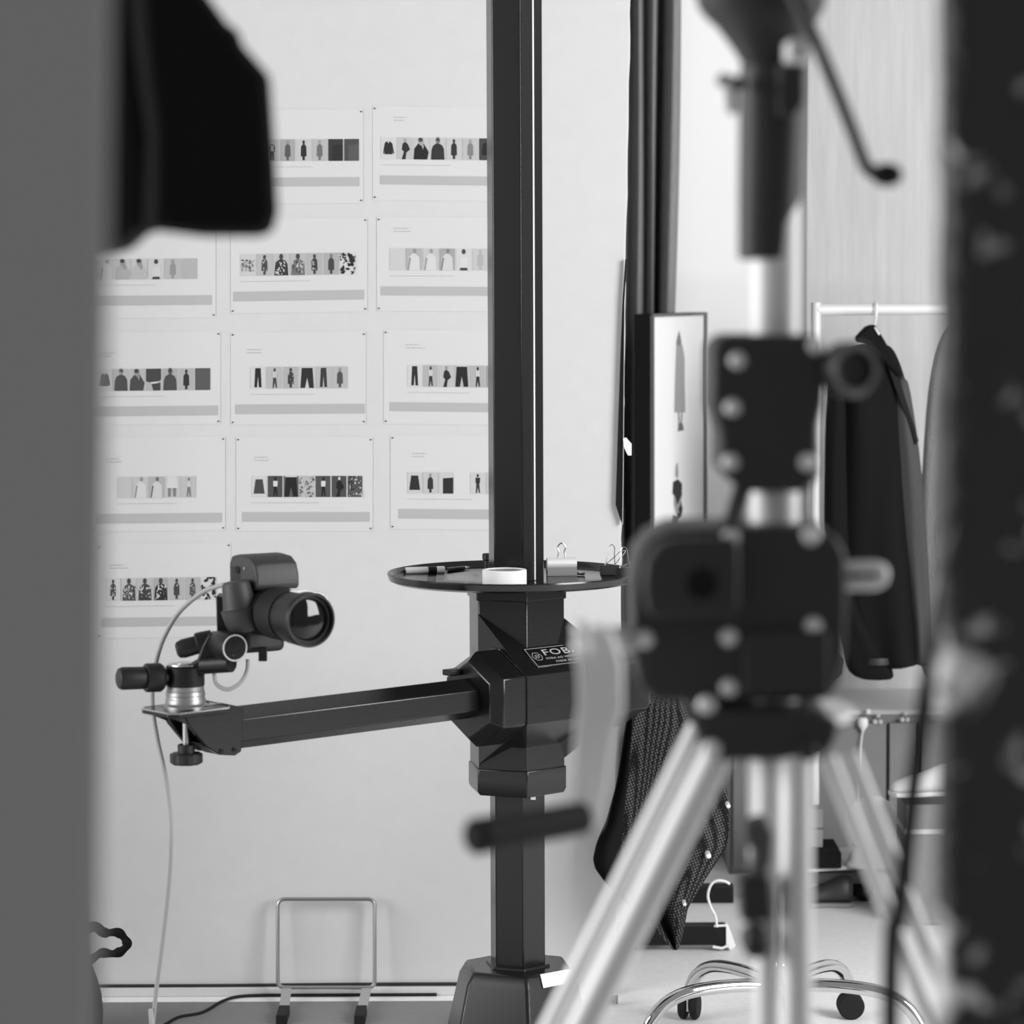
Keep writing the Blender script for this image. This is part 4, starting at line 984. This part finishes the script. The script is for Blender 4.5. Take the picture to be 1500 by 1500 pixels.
# white hanger hooked on the trolley bar
t = thing('white_hanger', 'white plastic hanger hooked upright over the black trolley bar', 'hanger', P(1055, 1388, Yt1))
Yh1 = Yt1 - .006
bm = B(); tube(bm, smooth_path([P(x, y, Yh1) for x, y in ((1069, 1295), (1062, 1291), (1050, 1290), (1041, 1297), (1037, 1312), (1041, 1328), (1048, 1342), (1050, 1358))], 6), .0028, 8); obj('hook', bm, M_white, t)
bm = B(); prism(bm, [P(x, y, Yt1 - .004) for x, y in ((1063.5, 1354), (1067, 1356), (1078, 1386), (1070, 1392), (1063.5, 1384))], (0, .03, 0)); obj('hanger_body', bm, M_white, t, bevel=.001)
bm = B(); tube(bm, [P(x, y, Yt1 - .004) for x, y in ((1046, 1356.5), (1064, 1355.5))], .0026, 8); tube(bm, [P(x, y, Yt1 - .004) for x, y in ((1044, 1387), (1058, 1389), (1069, 1384))], .003, 8); obj('hanger_clip', bm, M_white, t)
# small bottle-like thing on the floor behind the stand
c = PF(890, 1464, .012); bm = B(); cyl(bm, c + V((-.022, 0, 0)), c + V((.014, 0, 0)), .0085, ch=.001, n=16)
t = thing('film_canister', 'small black canister lying on floor behind the tripod leg', 'canister', c - V((0, 0, .012)))
obj('canister_body', bm, M_blackplastic, t)
bm = B(); cyl(bm, c + V((.0145, 0, 0)), c + V((.020, 0, 0)), .0095, ch=.001, n=16); obj('canister_cap', bm, M_blackgloss, t)

# ================================================================== CHROME STOOL
hub = V((P(1143, 1450, 5.33).x, 5.33, 0)); RC = .262
t = thing('chrome_stool', 'stool on a chrome five arm base with black casters', 'stool', hub)
for k in range(5):
    an = math.radians(90 + 36 + 72 * k); d = V((math.cos(an), math.sin(an), 0))
    prof = [(.02, .118), (.08, .124), (.14, .124), (.19, .118), (.225, .104), (.248, .085), (RC, .064)]
    bm = B(); tube(bm, smooth_path([hub + d * r + V((0, 0, z)) for r, z in prof], 6), .0125, 14); am = obj('base_arm', bm, M_chrome, t)
    c = hub + d * (RC + .004); s_ = V((-d.y, d.x, 0)); s_ = (s_ * .6 + d * .8).normalized()
    for sg in (-1, 1):
        bm = B(); cyl(bm, c + s_ * (sg * .004) + V((0, 0, .026)), c + s_ * (sg * .019) + V((0, 0, .026)), .026, ch=.004); sub('caster_wheel', bm, M_rubber, am)
    bm = B(); box(bm, c + V((0, 0, .036)), (.006, .006, .02)); cyl(bm, c + V((0, 0, .05)), c + V((0, 0, .068)), .007); sub('caster_stem', bm, M_chrome, am)
bm = B(); cyl(bm, hub + V((0, 0, .095)), hub + V((0, 0, .16)), .028, ch=.004); obj('hub', bm, M_chrome, t)
bm = B(); cyl(bm, hub + V((0, 0, .16)), hub + V((0, 0, .70)), .014); obj('gas_lift', bm, M_chrome, t)
bm = B(); lathe(bm, hub + V((0, 0, .69)), Zv, [(0, .05), (.005, .10), (.015, .112), (.04, .115), (.05, .108), (.055, .09)], 36); obj('seat', bm, M_blackcloth, t)

# ================================================================== FOREGROUND TRIPOD
YT = 2.2
K_ = YT / FPX
def px(n): return n * K_
tr = thing('geared_tripod', 'heavy black and silver geared tripod with crank and pan handle', 'tripod', V((P(1138, 1000, YT + .05).x, YT + .05, 0)))
M_trip = mat('tripod_black', 48, .5, spec=.45)
def slabT(l, Y, th, m, nm, par=tr, bevel=.005, seg=3):
    bm = B(); prism(bm, [P(x, y, Y) for x, y in l], (0, th, 0)); return obj(nm, bm, m, par, bevel=bevel, seg=seg)
def bolts(l, Y, r, par, m=None):
    for x, y in l:
        bm = B(); lathe(bm, P(x, y, Y + .001), (0, -1, 0), [(0, r), (.003, r), (.0055, r * .75), (.0065, r * .3)], 16); sub('bolt', bm, m or M_alu, par)
ctop = P(1136, 85, YT + .05); cbot = P(1136, 1120, YT + .05)
bm = B(); cyl(bm, V((ctop.x, YT + .05, cbot.z - .10)), V((ctop.x, YT + .05, ctop.z)), px(38), n=32); obj('centre_column', bm, M_alu, tr)
col1 = slabT([(1043, 512), (1050, 498), (1066, 491), (1188, 491), (1203, 498), (1209, 512), (1208, 590), (1199, 625), (1200, 655), (1202, 695), (1180, 721), (1090, 721), (1070, 706), (1052, 690), (1054, 640), (1047, 612), (1042, 596)], YT, .10, M_trip, 'column_clamp')
bolts([(1080, 528), (1073, 597), (1195, 506), (1070, 677), (1182, 677)], YT, px(13), col1)
kc = P(1250, 541, YT - .005)
bm = B(); lathe(bm, P(1205, 541, YT + .045), kc - P(1205, 541, YT + .045), [(0, px(16)), (.03, px(16))], 16); ck_ = obj('clamp_shaft', bm, M_trip, tr)
kd = V((.35, -.93, 0)).normalized()
bm = B(); lathe(bm, kc - kd * .02, kd, [(0, px(30)), (.004, px(40)), (.02, px(41)), (.024, px(38)), (.024, px(30)), (.018, px(27)), (.018, .0001)], 32); obj('clamp_knob', bm, M_trip, tr)
bm = B(); lathe(bm, kc + kd * .0042, kd, [(0, px(38)), (.0012, px(37)), (.0012, px(29)), (0, px(29))], 32, cap=False); obj('knob_ring', bm, mat('ring_grey', 120, .4), tr)
hs = slabT([(925, 850), (932, 815), (952, 789), (985, 775), (1195, 771), (1225, 785), (1240, 815), (1241, 890), (1238, 960), (1228, 1008), (1210, 1026), (960, 1030), (935, 1005), (926, 950)], YT, .11, M_trip, 'gear_housing')
bx = slabT([(942, 862), (946, 822), (966, 797), (995, 790), (1072, 790), (1084, 800), (1084, 893), (1074, 905), (950, 905)], YT - .03, .032, M_trip, 'gearbox_cover', bevel=.006)
bm = B(); lathe(bm, P(1028, 855, YT - .0295), (0, -1, 0), [(0, px(24)), (.003, px(22)), (.003, px(14)), (.001, px(12))], 24); sub('cover_boss', bm, M_rubber, bx)
bolts([(1070, 789), (1187, 785), (945, 936), (1068, 933), (1191, 917), (1068, 1007), (1191, 1000)], YT, px(14), hs)
lv = slabT([(1088, 925), (1215, 925), (1215, 1015), (1088, 1020)], YT - .008, .01, M_trip, 'lower_cover', bevel=.003)
# silver flange under the housing and the black spider the legs hinge on
bm = B(); fc = P(1136, 1042, YT + .05); lathe(bm, fc, Zv, [(-.006, px(100)), (-.004, px(118)), (.002, px(118)), (.004, px(112))], 40); obj('flange', bm, M_alu, tr)
sp = slabT([(1010, 1050), (1060, 1042), (1200, 1042), (1232, 1060), (1222, 1092), (1205, 1112), (1060, 1116), (1035, 1112)], YT - .012, .12, M_trip, 'leg_spider')
bolts([(1043, 1097), (1035, 1032)], YT - .014, px(14), sp)
bolts([(1183, 1099)], YT - .014, px(15), sp, M_greyplastic)
# legs, each a pair of parallel tubes
def leg(p, dirv, off, rA, rB, lock=None):
    d = V(dirv); L = (p.z - .012) / -d.z
    bm = B(); q = p + d * L
    cyl(bm, p, q, rA, n=24); lg = obj('leg', bm, M_alu, tr)
    bm = B(); cyl(bm, p + off + d * .0, p + off + d * (L * .62), rB, n=24); sub('leg_rail', bm, M_alu, lg)
    m_ = p + d * (L * .62) + off * .5
    bm = B(); box(bm, m_, (rA + rB + .008, .026, .022)); sub('leg_lock', bm, M_trip, lg, bevel=.004)
    bm = B(); lathe(bm, q + V((0, 0, .03)), (0, 0, -1), [(0, rA * 1.05), (.012, rA * 1.5), (.036, rA * 1.6), (.042, rA * 1.2)], 20); sub('foot', bm, M_rubber, lg)
pL = P(1052, 1104, YT + .03); qL = P(856, 1500, YT + .02)
leg(pL, qL - pL, P(1020, 1068, YT + .05) - pL + V((.002, .01, 0)), px(25), px(16))
pR = P(1246, 1104, YT + .04); qR = P(1400, 1500, YT + .0)
leg(pR, qR - pR, P(1213, 1110, YT + .03) - pR, px(13), px(13))
pC = P(1166, 1110, YT - .0); qC = V((pC.x - .005, pC.y - .06, pC.z - .25))
leg(pC, qC - pC, V((-px(42), .012, 0)), px(25), px(17))
# dark lock and lever on the middle leg
slabT([(1082, 1285), (1128, 1285), (1132, 1350), (1086, 1352)], YT - .05, .03, M_trip, 'leg_clamp', bevel=.003)
slabT([(1088, 1206), (1120, 1196), (1134, 1222), (1130, 1270), (1112, 1286), (1096, 1284), (1104, 1250), (1090, 1232)], YT - .05, .02, mat('lever_grey', 78, .5), 'clamp_lever', bevel=.004)
bm = B(); lathe(bm, P(1103, 1372, YT - .02), (0, -1, 0), [(0, px(20)), (.03, px(20)), (.034, px(14))], 20); obj('clamp_screw_knob', bm, M_trip, tr)
bm = B(); cyl(bm, P(1104, 1350, YT - .03), P(1104, 1376, YT - .03), px(9)); obj('clamp_stem', bm, M_trip, tr)
# crank
c0_ = P(935, 936, YT + .02); c1_ = P(868, 938, YT - .07)
bm = B(); cyl(bm, c0_, c1_, px(19), n=20); obj('crank_shaft', bm, M_alu, tr)
bm = B()
cl = [(840, 925, 884, 915), (838, 950, 900, 930), (846, 985, 914, 975), (848, 1030, 914, 1040), (842, 1080, 900, 1085), (840, 1150, 892, 1150), (838, 1205, 880, 1205), (842, 1216, 876, 1216)]
cr1 = []
for xa, ya, xb, yb_ in cl:
    a = P(xa, ya, YT - .14); b = P(xb, yb_, YT - .125); cr1.append([a, b, b + V((0, .008, 0)), a + V((0, .008, 0))])
loft(bm, cr1); obj('crank_arm', bm, mat('crank_alu', 235, .5, .2), tr, bevel=.003)
for y in (922, 948):
    bm = B(); ball(bm, P(852, y, YT - .147), px(13)); obj('crank_rivet_glint', bm, mat('rivet_glint_white', 250, .25, .3), tr)  # near-white colour paints the specular glints on the crank
bm = B(); g0 = P(842, 1200, YT - .14); g1 = P(692, 1226, YT - .22); cyl(bm, g0 + (g0 - g1) * .1, g1, px(23), px(25), n=24, ch=.004); obj('crank_grip', bm, M_rubber, tr)
# right hand lock knob
bm = B(); cyl(bm, P(1234, 843, YT + .05), P(1246, 843, YT + .02), px(17), n=18); obj('lock_shaft', bm, M_trip, tr)
bm = B(); cyl(bm, P(1092, 700, YT + .03), P(1066, 788, YT + .01), px(14), n=16); obj('brace_rod', bm, M_trip, tr)
bm = B(); tube(bm, smooth_path([P(x, y, YT + .02) for x, y in ((1240, 831), (1262, 830), (1284, 830), (1293, 836), (1293, 848), (1284, 855), (1262, 856), (1240, 856))], 5), px(8.5), 12); obj('lock_lever', bm, M_alu, tr)
# upper tube, collar, head and pan handle
top = P(1131, 92, YT + .05); low = P(1122, 380, YT + .05)
bm = B()
loft(bm, [ringat(y, a, b, px((b - a) / 2), n=36, Y=YT + .05) for y, a, b in ((380, 1086, 1160), (378, 1081, 1165), (330, 1081, 1167), (300, 1081, 1172), (200, 1082, 1177), (120, 1083, 1180), (96, 1084, 1180), (90, 1090, 1174))])
obj('levelling_tube', bm, M_trip, tr)
slabT([(1140, 92), (1180, 92), (1180, 150), (1166, 170), (1140, 170)], YT + .01, .05, M_trip, 'tube_lug', bevel=.004)
bm = B(); cyl(bm, P(1086, 124, YT + .03), P(1057, 117, YT + .015), px(10)); obj('tension_stem', bm, M_trip, tr)
slabT([(1062, 112), (1080, 116), (1082, 166), (1068, 166)], YT + .0, .02, mat('lever_pale', 150, .5), 'tension_lever', bevel=.003)
bm = B()
hc = P(1126, 60, YT + .05)
rg = []
for y, a, b in ((92, 1086, 1172), (70, 1072, 1176), (40, 1050, 1190), (26, 1034, 1200), (10, 1022, 1208), (-30, 1015, 1216), (-70, 1030, 1210)):
    rg.append(ringat(y, a, b, px((b - a) / 2), n=32, Y=YT + .05))
loft(bm, rg); obj('pan_head', bm, M_trip, tr)
bm = B(); box(bm, P(1168, 76, YT - .005), (px(18), .02, px(16))); obj('head_plate', bm, M_alu, tr, bevel=.003)
bm = B(); hb = P(1150, -30, YT - .03)
tube(bm, smooth_path([hb, P(1186, 40, YT - .045), P(1216, 110, YT - .05), P(1246, 185, YT - .055), P(1262, 228, YT - .06), P(1272, 248, YT - .06), P(1290, 257, YT - .06)], 8), px(9.5), 12); obj('pan_handle', bm, M_trip, tr)
bm = B(); ball(bm, P(1299, 256, YT - .06), px(19), (1.2, .9, .9)); obj('handle_knob', bm, M_rubber, tr)

# loose cable hanging beside the tripod
pts = [P(1420, 560, 1.95), P(1402, 760, 1.94), P(1372, 930, 1.92), P(1350, 1060, 1.90), P(1334, 1190, 1.88), P(1317, 1340, 1.86), P(1304, 1500, 1.84)]
e = pts[-1]; pts += [V((e.x, e.y - .01, .4)), V((e.x + .02, e.y - .01, .12)), V((e.x + .06, e.y, .01)), V((e.x + .2, e.y + .05, .006))]
s0 = pts[0]; pts = [V((s0.x + .06, 1.98, 1.9)), V((s0.x + .02, 1.95, 1.7))] + pts
bm = B(); tube(bm, smooth_path(pts, 8), .006, 10)
tag(obj('hanging_cable', bm, M_rubber), 'thick dark cable hanging beside the geared tripod leg', 'cable')

# ================================================================== FOREGROUND LEFT: PARTITION, HOODED LIGHT
Yp = 1.24
a = P(147, 0, Yp); b = P(128, 1500, Yp)
def edge_x(z): return b.x + (a.x - b.x) * (z - b.z) / (a.z - b.z)
bm = B(); loft(bm, [[V((-.95, Yp, z)), V((edge_x(z), Yp, z)), V((edge_x(z), Yp + .04, z)), V((-.95, Yp + .04, z))] for z in (0.0, 2.3)])
tag(obj('partition_board', bm, M_partition, bevel=.004), 'plain grey partition board standing beside the black hooded light', 'partition')
Yl = 2.0
t = thing('studio_light', 'black fabric hooded studio light on a pole behind partition', 'studio light', V((P(40, 700, Yl).x, Yl + .1, 0)))
def slabL(l, Y, th, m, nm, bevel): 
    bm = B(); prism(bm, [P(x, y, Y) for x, y in l], (0, th, 0)); return obj(nm, bm, m, t, bevel=bevel, seg=3)
bm = B()
fr0 = [(210, 336), (214, 200), (196, 60), (188, -60), (262, -60), (300, -12), (333, 34), (350, 45), (356, 66), (396, 112), (402, 200), (408, 310), (400, 340), (380, 347), (300, 347)]
fr1 = [(228, 330), (230, 200), (214, 60), (206, -60), (258, -60), (294, -6), (326, 40), (344, 54), (348, 72), (384, 116), (390, 200), (396, 306), (388, 332), (372, 336), (300, 338)]
loft(bm, [[P(x, y, Yl + .012) for x, y in fr1], [P(x, y, Yl + .03) for x, y in fr0], [P(x, y, Yl + .13) for x, y in fr0]])
obj('hood', bm, M_blackcloth, t, bevel=.004, seg=3)
slabL([(100, 372), (148, 371), (172, 362), (196, 340), (214, 336), (216, 250), (204, 120), (190, -60), (90, -60)], Yl + .045, .09, mat('hood_side_cloth', 34, .9, spec=.15, bump=.2, bscale=120), 'hood_side', .006)
bm = B(); cyl(bm, V((P(60, 0, Yl).x, Yl + .09, .02)), V((P(60, 0, Yl).x, Yl + .09, 1.75)), .014); obj('pole', bm, M_black, t)
bm = B(); cyl(bm, V((P(60, 0, Yl).x, Yl + .09, 1.6)), P(150, 40, Yl + .09), .012); obj('bracket', bm, M_black, t)
for k in range(3):
    an = math.radians(200 + 120 * k); c = V((P(60, 0, Yl).x, Yl + .09, 0)); d = V((math.cos(an), math.sin(an), 0))
    bm = B(); cyl(bm, c + V((0, 0, .35)) + d * .01, c + d * .22 + V((0, 0, .01)), .009); obj('leg', bm, M_black, t)

# ================================================================== FOREGROUND RIGHT: BLACK POST WITH PALE PATCHES
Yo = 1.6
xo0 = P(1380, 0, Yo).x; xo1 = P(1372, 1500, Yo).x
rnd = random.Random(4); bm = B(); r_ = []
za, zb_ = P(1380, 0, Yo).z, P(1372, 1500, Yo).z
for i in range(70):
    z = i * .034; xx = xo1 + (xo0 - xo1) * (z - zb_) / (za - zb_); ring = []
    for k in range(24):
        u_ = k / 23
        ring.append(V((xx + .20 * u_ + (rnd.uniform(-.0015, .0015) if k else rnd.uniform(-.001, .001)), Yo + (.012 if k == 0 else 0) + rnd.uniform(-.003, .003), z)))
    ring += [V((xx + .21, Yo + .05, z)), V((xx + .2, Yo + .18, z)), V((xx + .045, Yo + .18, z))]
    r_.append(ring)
loft(bm, r_); tag(obj('painted_post', bm, M_patchy, angle=180), 'rough black painted post with pale patches beside the hanging cable', 'post')
